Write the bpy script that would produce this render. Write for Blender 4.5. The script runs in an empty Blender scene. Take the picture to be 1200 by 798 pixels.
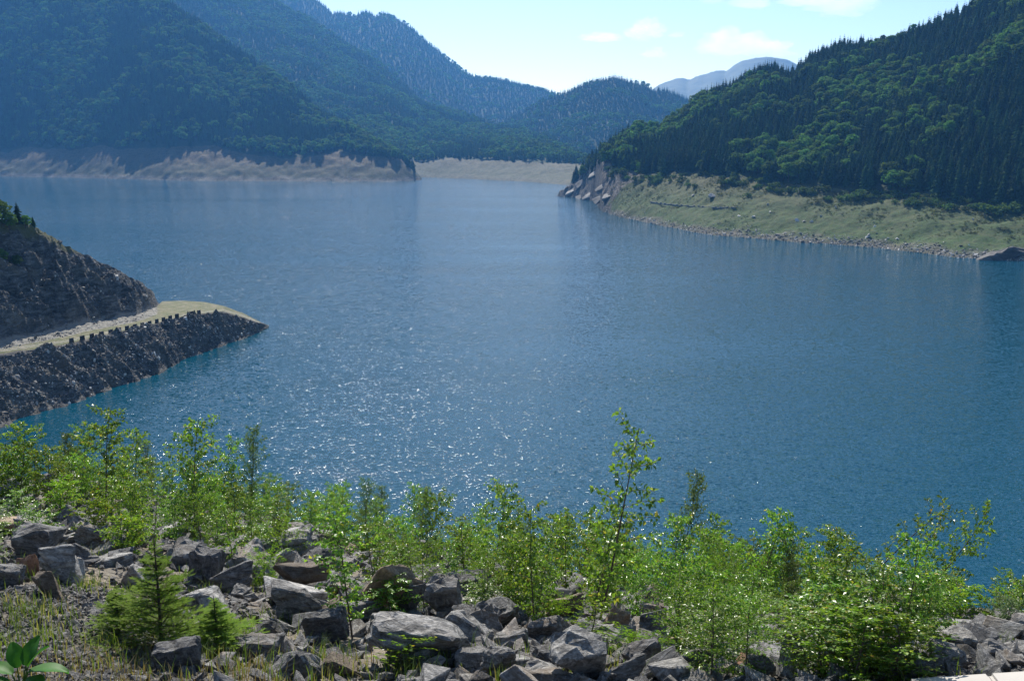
import bpy, bmesh, math, random
import numpy as np
from mathutils import Vector, Matrix, Euler

sc = bpy.context.scene
COL = sc.collection
R = math.radians

# ------------------------------------------------------------------ camera
CAMZ = 72.0                      # metres above the lake
FPX = 1153.0                     # focal length in pixels of the 1200 px wide photograph
PITCH = math.atan((399 - 165) / FPX)
cam_d = bpy.data.cameras.new('camera')
cam = bpy.data.objects.new('camera', cam_d)
COL.objects.link(cam)
cam.location = (0, 0, CAMZ)
cam.rotation_euler = (math.pi / 2 - PITCH, 0, 0)
cam_d.sensor_width = 36.0
cam_d.lens = 36.0 * FPX / 1200.0
cam_d.clip_start = 0.1
cam_d.clip_end = 60000
sc.camera = cam

# ------------------------------------------------------------------ sky, sun, exposure
SUN_EL, SUN_AZ = R(44), R(-8)    # azimuth from the view axis (+Y), positive to the right
world = bpy.data.worlds.new('World')
sc.world = world
world.use_nodes = True
wn, wl = world.node_tree.nodes, world.node_tree.links
wn.clear()
sky = wn.new('ShaderNodeTexSky')
sky.sky_type = 'NISHITA'
sky.sun_disc = False
sky.sun_elevation = SUN_EL
sky.sun_rotation = SUN_AZ
sky.altitude = 900
sky.air_density = 1.0
sky.dust_density = 1.2
sky.ozone_density = 1.6
bg = wn.new('ShaderNodeBackground')
bg.inputs['Strength'].default_value = 0.088
wo = wn.new('ShaderNodeOutputWorld')
wl.new(sky.outputs[0], bg.inputs[0])
wl.new(bg.outputs[0], wo.inputs[0])

sun_d = bpy.data.lights.new('sun', 'SUN')
sun_d.energy = 4.6
sun_d.angle = R(0.55)
sun_d.color = (1.0, 0.95, 0.86)
sun = bpy.data.objects.new('sun', sun_d)
COL.objects.link(sun)
sdir = Vector((math.sin(SUN_AZ) * math.cos(SUN_EL), math.cos(SUN_AZ) * math.cos(SUN_EL), math.sin(SUN_EL)))
sun.rotation_euler = (-sdir).to_track_quat('-Z', 'Y').to_euler()
sun.location = (0, 0, 400)

sc.view_settings.view_transform = 'Standard'
sc.view_settings.look = 'None'
sc.view_settings.exposure = 0.9
sc.view_settings.gamma = 1.0
sc.view_settings.use_curve_mapping = False
sc.cycles.max_bounces = 6
sc.cycles.diffuse_bounces = 3
sc.cycles.glossy_bounces = 2
sc.cycles.transmission_bounces = 2
sc.cycles.volume_bounces = 1
sc.cycles.sample_clamp_direct = 22
sc.cycles.sample_clamp_indirect = 5
sc.cycles.caustics_reflective = False
sc.cycles.caustics_refractive = False

# ------------------------------------------------------------------ helpers: pixels to the place, noise
CP, SP = math.cos(PITCH), math.sin(PITCH)

def px(u, v):
    """azimuth and slope (rise per horizontal metre) of the sight line through a pixel of the photograph"""
    x = (u - 600.0) / FPX
    y = -(v - 399.0) / FPX
    fy = CP + y * SP
    fz = -SP + y * CP
    h = math.hypot(x, fy)
    return math.atan2(x, fy), fz / h

def uaz(u, v=165):
    return px(u, v)[0]

def _hash(ix, iy, iz, seed):
    h = (ix.astype(np.int64) * 374761393 + iy.astype(np.int64) * 668265263 + iz.astype(np.int64) * 2147483647 + seed * 974634541) & 0xFFFFFFFF
    h = ((h ^ (h >> 13)) * 1274126177) & 0xFFFFFFFF
    h = ((h ^ (h >> 16)) * 2246822519) & 0xFFFFFFFF
    return ((h ^ (h >> 15)) & 0xFFFFFF) / float(0xFFFFFF)

def vnoise(x, y, z=None, seed=0):
    if z is None:
        z = np.zeros_like(x)
    ix, iy, iz = np.floor(x), np.floor(y), np.floor(z)
    fx, fy, fz = x - ix, y - iy, z - iz
    fx, fy, fz = [f * f * f * (f * (f * 6 - 15) + 10) for f in (fx, fy, fz)]
    out = 0
    for dx in (0, 1):
        for dy in (0, 1):
            for dz in (0, 1):
                w = (fx if dx else 1 - fx) * (fy if dy else 1 - fy) * (fz if dz else 1 - fz)
                out = out + w * _hash(ix + dx, iy + dy, iz + dz, seed)
    return out * 2 - 1

def fbm(x, y, z=None, oct=4, seed=0, ridged=False):
    a, s, t = 1.0, 0.0, 0.0
    for o in range(oct):
        n = vnoise(x * 2 ** o + 17.3 * o, y * 2 ** o - 9.1 * o, None if z is None else z * 2 ** o, seed + o)
        if ridged:
            n = 1 - 2 * np.abs(n)
        s = s + a * n
        t += a
        a *= 0.5
    return s / t

# ------------------------------------------------------------------ helpers: meshes and objects
def mk_mesh(name, V, polys, mats=(), mat_idx=None, smooth=False, attrs=None):
    """polys: list of index arrays, each of shape (n, k)"""
    me = bpy.data.meshes.new(name)
    V = np.asarray(V, np.float32)
    polys = [np.asarray(p, np.int32) for p in polys if len(p)]
    me.vertices.add(len(V))
    me.vertices.foreach_set('co', V.ravel())
    loops = np.concatenate([p.ravel() for p in polys])
    tot = np.concatenate([np.full(len(p), p.shape[1], np.int32) for p in polys])
    start = np.concatenate([[0], np.cumsum(tot)[:-1]]).astype(np.int32)
    me.loops.add(len(loops))
    me.loops.foreach_set('vertex_index', loops)
    me.polygons.add(len(tot))
    me.polygons.foreach_set('loop_start', start)
    me.polygons.foreach_set('loop_total', tot)
    for m in mats:
        me.materials.append(m)
    if mat_idx is not None:
        me.polygons.foreach_set('material_index', np.asarray(mat_idx, np.int32))
    me.polygons.foreach_set('use_smooth', np.full(len(tot), bool(smooth)))
    for k, (dom, arr) in (attrs or {}).items():
        a = me.attributes.new(k, 'FLOAT', dom)
        a.data.foreach_set('value', np.asarray(arr, np.float32))
    me.update(calc_edges=True)
    return me

def obj(name, data, parent=None):
    o = bpy.data.objects.new(name, data)
    COL.objects.link(o)
    if parent is not None:
        o.parent = parent
    return o

def tag(o, label=None, cat=None, group=None, kind=None):
    if label: o['label'] = label
    if cat: o['category'] = cat
    if group: o['group'] = group
    if kind: o['kind'] = kind
    return o

def empty(name, loc, rz=0.0):
    o = bpy.data.objects.new(name, None)
    COL.objects.link(o)
    o.empty_display_size = 0.3
    o.location = loc
    o.rotation_euler = (0, 0, rz)
    return o

class MB:
    """collects tubes and faces"""
    def __init__(self):
        self.V, self.P3, self.P4, self.n = [], [], [], 0
        self.r3, self.r4 = [], []
    def add(self, V, P, rnd=0.0):
        V = np.asarray(V, float)
        P = np.asarray(P, int) + self.n
        self.V.append(V)
        self.n += len(V)
        (self.P3 if P.shape[1] == 3 else self.P4).append(P)
        (self.r3 if P.shape[1] == 3 else self.r4).append(np.full(len(P), rnd) if np.isscalar(rnd) else rnd)
    def tube(self, pts, rad, k=5):
        pts = [np.asarray(p, float) for p in pts]
        rings = []
        for i, p in enumerate(pts):
            a, b = pts[max(i - 1, 0)], pts[min(i + 1, len(pts) - 1)]
            t = (b - a) / (np.linalg.norm(b - a) + 1e-9)
            n1 = np.cross(t, (0.31, 0.9, 0.2)); n1 /= np.linalg.norm(n1) + 1e-9
            n2 = np.cross(t, n1)
            rings.append([p + rad[i] * (math.cos(2 * math.pi * j / k) * n1 + math.sin(2 * math.pi * j / k) * n2) for j in range(k)])
        V = np.array(rings).reshape(-1, 3)
        P = [(i * k + j, i * k + (j + 1) % k, (i + 1) * k + (j + 1) % k, (i + 1) * k + j) for i in range(len(pts) - 1) for j in range(k)]
        self.add(V, P)
    def mesh(self, name, mats, smooth=False):
        polys, r = [], []
        if self.P3: polys.append(np.concatenate(self.P3)); r.append(np.concatenate(self.r3))
        if self.P4: polys.append(np.concatenate(self.P4)); r.append(np.concatenate(self.r4))
        return mk_mesh(name, np.concatenate(self.V), polys, mats, smooth=smooth, attrs={'rnd': ('FACE', np.concatenate(r))})

# ------------------------------------------------------------------ materials
def new_mat(name):
    m = bpy.data.materials.new(name)
    m.use_nodes = True
    nt = m.node_tree
    nt.nodes.clear()
    out = nt.nodes.new('ShaderNodeOutputMaterial')
    return m, nt, out

class NT:
    def __init__(self, nt): self.nt = nt
    def n(self, t, **kw):
        x = self.nt.nodes.new(t)
        for k, v in kw.items():
            if k.startswith('i_'):
                x.inputs[k[2:].replace('_', ' ')].default_value = v
            else:
                setattr(x, k, v)
        return x
    def l(self, a, b): self.nt.links.new(a, b)
    def noise(self, vec, scale, detail=3, rough=0.55, dist=0.0):
        x = self.n('ShaderNodeTexNoise')
        x.inputs['Scale'].default_value = scale
        x.inputs['Detail'].default_value = detail
        x.inputs['Roughness'].default_value = rough
        x.inputs['Distortion'].default_value = dist
        if vec is not None: self.l(vec, x.inputs['Vector'])
        return x
    def ramp(self, fac, stops, interp='LINEAR'):
        x = self.n('ShaderNodeValToRGB')
        cr = x.color_ramp
        cr.interpolation = interp
        while len(cr.elements) < len(stops): cr.elements.new(0.5)
        for e, (p, c) in zip(cr.elements, stops):
            e.position = p
            e.color = (c[0], c[1], c[2], 1) if not np.isscalar(c) else (c, c, c, 1)
        self.l(fac, x.inputs[0])
        return x.outputs[0]
    def mix(self, fac, a, b, mode='MIX'):
        x = self.n('ShaderNodeMix', data_type='RGBA', blend_type=mode)
        for s, val in ((x.inputs[0], fac), (x.inputs[6], a), (x.inputs[7], b)):
            if hasattr(val, 'links'): self.l(val, s)
            elif np.isscalar(val): s.default_value = val
            else: s.default_value = (*val, 1)
        return x.outputs[2]
    def math(self, op, a, b=0.0, clamp=False):
        x = self.n('ShaderNodeMath', operation=op, use_clamp=clamp)
        for s, val in ((x.inputs[0], a), (x.inputs[1], b)):
            if hasattr(val, 'links'): self.l(val, s)
            else: s.default_value = val
        return x.outputs[0]
    def pos(self):
        return self.n('ShaderNodeNewGeometry').outputs['Position']
    def bump(self, h, strength, dist):
        x = self.n('ShaderNodeBump')
        x.inputs['Strength'].default_value = strength
        x.inputs['Distance'].default_value = dist
        self.l(h, x.inputs['Height'])
        return x.outputs[0]
    def bsdf(self, col, rough=0.85, normal=None, spec=0.3):
        x = self.n('ShaderNodeBsdfPrincipled')
        if hasattr(col, 'links'): self.l(col, x.inputs['Base Color'])
        else: x.inputs['Base Color'].default_value = (*col, 1)
        if hasattr(rough, 'links'): self.l(rough, x.inputs['Roughness'])
        else: x.inputs['Roughness'].default_value = rough
        x.inputs['Specular IOR Level'].default_value = spec
        if normal is not None: self.l(normal, x.inputs['Normal'])
        return x.outputs[0]

def mat_leaf(name, stops, transl=0.45, rough=0.4, tint=0.35, spec=0.4):
    """leaf with light passing through; per-leaf colour from the 'rnd' attribute, per-plant tint from Object Info"""
    m, nt, out = new_mat(name)
    g = NT(nt)
    at = g.n('ShaderNodeAttribute', attribute_name='rnd')
    col = g.ramp(at.outputs['Fac'], stops)
    oi = g.n('ShaderNodeObjectInfo')
    hs = g.n('ShaderNodeHueSaturation')
    g.l(col, hs.inputs['Color'])
    g.l(g.math('ADD', g.math('MULTIPLY', oi.outputs['Random'], tint * 0.12), 0.5 - tint * 0.06), hs.inputs['Hue'])
    g.l(g.math('ADD', g.math('MULTIPLY', oi.outputs['Random'], tint * 2), 1 - tint), hs.inputs['Value'])
    b = g.bsdf(hs.outputs[0], rough, spec=spec)
    tr = g.n('ShaderNodeBsdfTranslucent')
    g.l(g.mix(1.0, hs.outputs[0], (1.2, 1.25, 0.55), 'MULTIPLY'), tr.inputs[0])
    mx = g.n('ShaderNodeMixShader')
    mx.inputs[0].default_value = transl
    g.l(b, mx.inputs[1]); g.l(tr.outputs[0], mx.inputs[2])
    g.l(mx.outputs[0], out.inputs[0])
    return m

def mat_plain(name, col, rough=0.85, nscale=8.0, var=0.35, bump=0.3, bdist=0.02, spec=0.3):
    m, nt, out = new_mat(name)
    g = NT(nt)
    tc = g.n('ShaderNodeTexCoord').outputs['Object']
    n = g.noise(tc, nscale, 5)
    c = g.mix(n.outputs[0], tuple(x * (1 - var) for x in col), tuple(x * (1 + var) for x in col))
    g.l(g.bsdf(c, rough, g.bump(n.outputs[0], bump, bdist), spec), out.inputs[0])
    return m

def mat_rock(name, dark, light, warm, warm_amt=0.3, scale=1.0):
    m, nt, out = new_mat(name)
    g = NT(nt)
    tc = g.n('ShaderNodeTexCoord').outputs['Object']
    oi = g.n('ShaderNodeObjectInfo').outputs['Random']
    off = g.n('ShaderNodeVectorMath', operation='ADD')
    g.l(tc, off.inputs[0])
    cx = g.n('ShaderNodeCombineXYZ')
    for i in range(3): g.l(g.math('MULTIPLY', oi, 37.0 + 11 * i), cx.inputs[i])
    g.l(cx.outputs[0], off.inputs[1])
    p = off.outputs[0]
    mp = g.n('ShaderNodeMapping')
    mp.inputs['Scale'].default_value = (1.0, 0.9, 3.2)
    mp.inputs['Rotation'].default_value = (0.5, 0.3, 0.2)
    g.l(p, mp.inputs['Vector'])
    strata = g.noise(mp.outputs[0], 3.6 * scale, 10, 0.72, 0.7)
    big = g.noise(p, 1.3 * scale, 4, 0.6)
    fine = g.noise(p, 22 * scale, 6, 0.7)
    c = g.ramp(strata.outputs[0], [(0.34, tuple(x * 0.75 for x in dark)), (0.5, tuple(0.55 * a + 0.45 * b for a, b in zip(dark, light))), (0.64, light)])
    wf = g.math('MULTIPLY', g.ramp(big.outputs[0], [(0.45, 0), (0.65, 1)]), g.math('MULTIPLY', g.ramp(oi, [(0.5, 0.1), (0.9, 1.0)]), warm_amt * 2), True)
    c = g.mix(wf, c, warm)
    lich = g.ramp(g.noise(p, 9 * scale, 5, 0.7).outputs[0], [(0.55, 0), (0.62, 0.55)])
    c = g.mix(lich, c, tuple(min(1, x * 1.25 + 0.04) for x in light))
    c = g.mix(g.ramp(fine.outputs[0], [(0.38, 0.45), (0.5, 0.0)]), c, tuple(x * 0.45 for x in dark))
    v = g.n('ShaderNodeMix', data_type='RGBA', blend_type='MULTIPLY')
    v.inputs[0].default_value = 1.0
    g.l(c, v.inputs[6])
    g.l(g.ramp(g.math('FRACT', g.math('MULTIPLY', oi, 7.31)), [(0, (0.5, 0.5, 0.51)), (1, (1.3, 1.27, 1.22))]), v.inputs[7])
    h = g.math('ADD', strata.outputs[0], g.math('MULTIPLY', fine.outputs[0], 0.35))
    g.l(g.bsdf(v.outputs[2], 0.78, g.bump(h, 0.9, 0.05 / scale), 0.35), out.inputs[0])
    return m

M = {}
M['birch_leaf'] = mat_leaf('birch_leaf', [(0.0, (0.09, 0.175, 0.022)), (0.5, (0.155, 0.27, 0.034)), (0.86, (0.23, 0.34, 0.055)), (0.96, (0.33, 0.34, 0.07)), (1.0, (0.38, 0.26, 0.06))], 0.48, 0.34, 0.3, 0.55)
M['willow_leaf'] = mat_leaf('willow_leaf', [(0.0, (0.075, 0.125, 0.038)), (0.6, (0.12, 0.18, 0.06)), (1.0, (0.2, 0.25, 0.10))], 0.38, 0.38, 0.25, 0.5)
M['needle'] = mat_leaf('young_needle', [(0.0, (0.085, 0.17, 0.013)), (0.6, (0.145, 0.25, 0.018)), (1.0, (0.22, 0.32, 0.026))], 0.45, 0.7, 0.12, 0.08)
M['bright_leaf'] = mat_leaf('bright_leaf', [(0.0, (0.09, 0.18, 0.02)), (0.6, (0.15, 0.26, 0.03)), (1.0, (0.26, 0.34, 0.05))], 0.42, 0.4, 0.12)
M['dark_big_leaf'] = mat_leaf('broad_leaf', [(0.0, (0.03, 0.11, 0.014)), (1.0, (0.06, 0.18, 0.02))], 0.4, 0.5, 0.1, 0.15)
M['beech'] = mat_leaf('beech_crown', [(0.0, (0.045, 0.095, 0.022)), (0.5, (0.078, 0.145, 0.032)), (1.0, (0.115, 0.19, 0.044))], 0.34, 0.85, 0.42, 0.03)
M['spruce'] = mat_leaf('spruce_crown', [(0.0, (0.016, 0.036, 0.014)), (0.5, (0.024, 0.052, 0.018)), (1.0, (0.04, 0.075, 0.026))], 0.2, 0.9, 0.35, 0.03)
M['shrub'] = mat_leaf('shrub_crown', [(0.0, (0.04, 0.07, 0.02)), (0.5, (0.06, 0.10, 0.025)), (1.0, (0.10, 0.14, 0.04))], 0.28, 0.85, 0.4, 0.03)
M['dry_grass'] = mat_leaf('dry_grass', [(0.0, (0.16, 0.11, 0.055)), (0.55, (0.27, 0.21, 0.11)), (0.85, (0.36, 0.30, 0.18)), (1.0, (0.12, 0.16, 0.05))], 0.3, 0.6, 0.1, 0.2)
M['green_grass'] = mat_leaf('green_grass', [(0.0, (0.09, 0.15, 0.025)), (0.7, (0.16, 0.22, 0.04)), (1.0, (0.34, 0.3, 0.12))], 0.35, 0.5, 0.1, 0.3)
M['bark'] = mat_plain('bark', (0.07, 0.05, 0.04), 0.9, 30, 0.4)
M['birch_bark'] = mat_plain('birch_bark', (0.10, 0.07, 0.055), 0.8, 40, 0.5)
M['rock'] = mat_rock('grey_rock', (0.05, 0.049, 0.048), (0.42, 0.41, 0.39), (0.42, 0.30, 0.19), 0.22)
M['rock_warm'] = mat_rock('tan_rock', (0.16, 0.12, 0.08), (0.36, 0.29, 0.21), (0.36, 0.25, 0.16), 0.5)
M['rock_red'] = mat_rock('rust_rock', (0.20, 0.10, 0.06), (0.38, 0.22, 0.14), (0.4, 0.18, 0.09), 0.5)
M['pale_rock'] = mat_rock('pale_rock', (0.34, 0.33, 0.31), (0.62, 0.60, 0.56), (0.5, 0.44, 0.34), 0.2, 0.4)
M['cliff_stone'] = mat_rock('cliff_stone', (0.06, 0.058, 0.055), (0.22, 0.21, 0.195), (0.24, 0.2, 0.15), 0.2, 0.4)
M['dark_outcrop'] = mat_rock('dark_outcrop', (0.02, 0.02, 0.02), (0.06, 0.057, 0.054), (0.07, 0.06, 0.05), 0.1, 0.3)
M['concrete'] = mat_plain('concrete', (0.38, 0.355, 0.32), 0.85, 5, 0.15, 0.3, 0.01)

# ------------------------------------------------------------------ the lake
def build_lake():
    m, nt, out = new_mat('lake_water')
    g = NT(nt)
    p = g.pos()
    patch = g.noise(p, 0.006, 4, 0.6, 0.5).outputs[0]
    mp = g.n('ShaderNodeMapping')
    mp.inputs['Scale'].default_value = (0.0011, 0.007, 1)
    mp.inputs['Rotation'].default_value = (0, 0, 0.25)
    g.l(p, mp.inputs['Vector'])
    streak = g.noise(mp.outputs[0], 1.0, 4, 0.6, 0.3).outputs[0]
    wind = g.math('ADD', g.math('MULTIPLY', g.ramp(patch, [(0.3, 0), (0.7, 1)]), 0.35), g.math('MULTIPLY', g.ramp(streak, [(0.36, 0), (0.6, 1)]), 0.65))
    amp = g.math('ADD', g.math('MULTIPLY', wind, 0.7), 0.42)
    # wave slopes straight from noise: a swell, wavelets and fine ripples
    mw = g.n('ShaderNodeMapping')
    mw.inputs['Scale'].default_value = (0.75, 1.25, 1)
    mw.inputs['Rotation'].default_value = (0, 0, -0.3)
    g.l(p, mw.inputs['Vector'])
    tot = None
    for sc_, w in ((0.33, 0.20), (1.4, 0.56), (3.6, 0.33)):
        n = g.noise(mw.outputs[0], sc_, 2, 0.6)
        s = g.n('ShaderNodeVectorMath', operation='SUBTRACT')
        g.l(n.outputs['Color'], s.inputs[0]); s.inputs[1].default_value = (0.5, 0.5, 0.5)
        k = g.n('ShaderNodeVectorMath', operation='SCALE')
        g.l(s.outputs[0], k.inputs[0]); k.inputs['Scale'].default_value = w * 2.95
        if tot is None: tot = k.outputs[0]
        else:
            a = g.n('ShaderNodeVectorMath', operation='ADD')
            g.l(tot, a.inputs[0]); g.l(k.outputs[0], a.inputs[1]); tot = a.outputs[0]
    k = g.n('ShaderNodeVectorMath', operation='SCALE')
    g.l(tot, k.inputs[0]); g.l(amp, k.inputs['Scale'])
    k2 = g.n('ShaderNodeVectorMath', operation='MULTIPLY')
    g.l(k.outputs[0], k2.inputs[0]); k2.inputs[1].default_value = (1, 1, 0)
    a = g.n('ShaderNodeVectorMath', operation='ADD')
    g.l(k2.outputs[0], a.inputs[0]); a.inputs[1].default_value = (0, 0, 1)
    nm = g.n('ShaderNodeVectorMath', operation='NORMALIZE')
    g.l(a.outputs[0], nm.inputs[0])
    b = g.n('ShaderNodeBsdfPrincipled')
    b.inputs['Base Color'].default_value = (0.0005, 0.043, 0.072, 1)
    b.inputs['IOR'].default_value = 1.333
    b.inputs['Specular IOR Level'].default_value = 0.38
    b.inputs['Roughness'].default_value = 0.05
    g.l(nm.outputs[0], b.inputs['Normal'])
    g.l(b.outputs[0], out.inputs[0])
    V = [(-5500, 30, 0), (5500, 30, 0), (5500, 4200, 0), (-5500, 4200, 0)]
    return tag(obj('lake', mk_mesh('lake', V, [[(0, 1, 2, 3)]], [m])), kind='structure')
build_lake()

gm = mat_plain('earth', (0.10, 0.10, 0.06), 0.9, 0.02, 0.3)
G = 7500
tag(obj('ground', mk_mesh('ground', [(-G, -1200, -9), (G, -1200, -9), (G, G, -9), (-G, G, -9)], [[(0, 1, 2, 3)]], [gm])), kind='structure')

# ------------------------------------------------------------------ hills: profiles along each azimuth
class Hill:
    """curves: list of key lines, near to far; each a list of (u, v, 'z' or 'd', value, lift)"""
    def __init__(self, curves, amp=6.0, freq=1 / 120.0, seed=0, bank_amp=1.0, gully=0.0):
        self.c = []
        for line in curves:
            A, D, Z = [], [], []
            for (u, v, mode, val, *lift) in line:
                az, s = px(u, v)
                if mode == 'z':
                    z = val; d = (z - CAMZ) / s
                elif mode == 'r':                      # so many metres beyond the line before
                    d = float(np.interp(az, self.c[-1][0], self.c[-1][1])) + val; z = CAMZ + s * d
                else:
                    d = val; z = CAMZ + s * d
                A.append(az); D.append(d); Z.append(z - (lift[0] if lift else 0))
            o = np.argsort(A)
            self.c.append((np.array(A)[o], np.array(D)[o], np.array(Z)[o]))
        self.amp, self.freq, self.seed, self.bank_amp, self.gully = amp, freq, seed, bank_amp, gully
    def keys(self, az):
        D = [np.interp(az, c[0], c[1]) for c in self.c]
        Z = [np.interp(az, c[0], c[2]) for c in self.c]
        for i in range(1, len(D)):
            D[i] = np.maximum(D[i], D[i - 1] + 0.5)
        return D, Z
    def base(self, az, d):
        D, Z = self.keys(az)
        z = np.where(d < D[0], Z[0] - (D[0] - d) * 0.35, Z[-1] - (d - D[-1]) * 0.6)
        for i in range(len(D) - 1):
            t = np.clip((d - D[i]) / (D[i + 1] - D[i]), 0, 1)
            if 0 < i < len(D) - 1: pass
            zz = Z[i] + (Z[i + 1] - Z[i]) * t
            z = np.where((d >= D[i]) & (d < D[i + 1]), zz, z)
        return z, D, Z
    def z(self, az, d):
        z, D, Z = self.base(az, d)
        x, y = d * np.sin(az), d * np.cos(az)
        up = np.clip((z - 3) / 60.0, 0, 1)
        n = fbm(x * self.freq, y * self.freq, oct=4, seed=self.seed)
        z = z + self.amp * up * n
        if self.gully:
            gl = np.abs(vnoise(az * 26 + 0.3 * n, np.zeros_like(az) + 0.5, seed=self.seed + 5))
            z = z - self.gully * np.clip((z - 40) / 100, 0, 1) * (1 - gl) ** 3
        near = np.clip(1 - np.abs(d - D[0]) / 60.0, 0, 1) * 0 + np.clip((z + 4) / 6, 0, 1)
        z = z + self.bank_amp * near * fbm(x / 14.0, y / 14.0, oct=4, seed=self.seed + 9)
        return z
    def mesh(self, name, u0, u1, nu, d0, d1, nd, mat, power=1.0, zfun=None):
        az = np.linspace(uaz(u0), uaz(u1), nu)
        t = np.linspace(0, 1, nd) ** power
        d = d0 + (d1 - d0) * t
        A, Dd = np.meshgrid(az, d, indexing='ij')
        Z = (zfun or self.z)(A.ravel(), Dd.ravel())
        V = np.stack([(Dd * np.sin(A)).ravel(), (Dd * np.cos(A)).ravel(), Z], 1)
        i, j = np.meshgrid(np.arange(nu - 1), np.arange(nd - 1), indexing='ij')
        q = (i * nd + j).ravel()
        P = np.stack([q, q + nd, q + nd + 1, q + 1], 1)
        D, _ = self.keys(A.ravel())
        fo = np.clip((Dd.ravel() - D[1]) / 6.0 + 0.5, 0, 1)
        return mk_mesh(name, V, [P], [mat], smooth=True, attrs={'wood': ('POINT', fo)})

def mat_bank(name,  low, mid, high, floor, mid2, hb=(0.0, 4.0, 9.0, 24.0, 38.0), scale=1.0):
    """bare drawdown bank by height above the lake; forest floor where the trees start"""
    m, nt, out = new_mat(name)
    g = NT(nt)
    p = g.pos()
    sx = g.n('ShaderNodeSeparateXYZ'); g.l(p, sx.inputs[0])
    n1 = g.noise(p, 0.035 * scale, 5, 0.6).outputs[0]
    n2 = g.noise(p, 0.25 * scale, 5, 0.65).outputs[0]
    n3 = g.noise(p, 1.2 * scale, 3, 0.6).outputs[0]
    zz = g.math('ADD', sx.outputs[2], g.math('MULTIPLY', g.math('SUBTRACT', n1, 0.5), 16))
    f = g.math('DIVIDE', zz, hb[4], True)
    c = g.ramp(f, [(0.0, low), (hb[1] / hb[4], low), (hb[2] / hb[4], mid), (hb[3] / hb[4], mid2), (1.0, high)])
    # faint old water lines
    lines = g.noise(None, 1.0, 3, 0.7)
    cz = g.n('ShaderNodeCombineXYZ')
    g.l(g.math('MULTIPLY', zz, 0.6), cz.inputs[2])
    g.l(cz.outputs[0], lines.inputs['Vector'])
    c = g.mix(g.ramp(lines.outputs[0], [(0.4, 0.6), (0.52, 0.0)]), c, tuple(x * 0.45 for x in mid))
    n4 = g.noise(p, 0.09 * scale, 6, 0.7, 0.6).outputs[0]
    c = g.mix(g.ramp(n4, [(0.46, 0.0), (0.60, 0.5)]), c, high)
    c = g.mix(g.ramp(n4, [(0.36, 0.6), (0.46, 0.0)]), c, tuple(x * 0.55 for x in mid))
    c = g.mix(g.ramp(n2, [(0.5, 0.0), (0.66, 0.8)]), c, tuple(x * 0.4 for x in mid2))
    c = g.mix(g.ramp(n3, [(0.6, 0.0), (0.72, 0.5)]), c, tuple(min(x * 1.5, 0.7) for x in low))
    at = g.n('ShaderNodeAttribute', attribute_name='wood')
    wf = g.ramp(g.math('ADD', at.outputs['Fac'], g.math('MULTIPLY', g.math('SUBTRACT', n2, 0.5), 0.6)), [(0.4, 0), (0.65, 1)])
    c = g.mix(wf, c, floor)
    rk = g.n('ShaderNodeAttribute', attribute_name='rock').outputs['Fac']
    rcol = g.ramp(g.math('ADD', n2, g.math('MULTIPLY', g.math('SUBTRACT', n3, 0.5), 0.5)), [(0.34, (0.03, 0.028, 0.026)), (0.5, (0.075, 0.068, 0.06)), (0.66, (0.17, 0.15, 0.128))])
    c = g.mix(g.ramp(rk, [(0.3, 0), (0.55, 1)]), c, rcol)
    h = g.math('ADD', n2, g.math('MULTIPLY', n3, 0.4))
    g.l(g.bsdf(c, 0.92, g.bump(h, 0.7, 1.2), 0.15), out.inputs[0])
    return m

tan_bank = mat_bank('bare_bank', (0.14, 0.13, 0.11), (0.055, 0.062, 0.028), (0.105, 0.076, 0.04), (0.03, 0.04, 0.018), (0.07, 0.066, 0.034))
green_bank = mat_bank('grassy_bank', (0.14, 0.125, 0.105), (0.045, 0.082, 0.019), (0.08, 0.078, 0.034), (0.03, 0.04, 0.018), (0.05, 0.076, 0.022), hb=(0, 2.5, 5, 20, 36))
far_bank = mat_bank('far_bank', (0.11, 0.112, 0.08), (0.075, 0.085, 0.05), (0.13, 0.112, 0.075), (0.03, 0.042, 0.02), (0.09, 0.09, 0.058))

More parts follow.
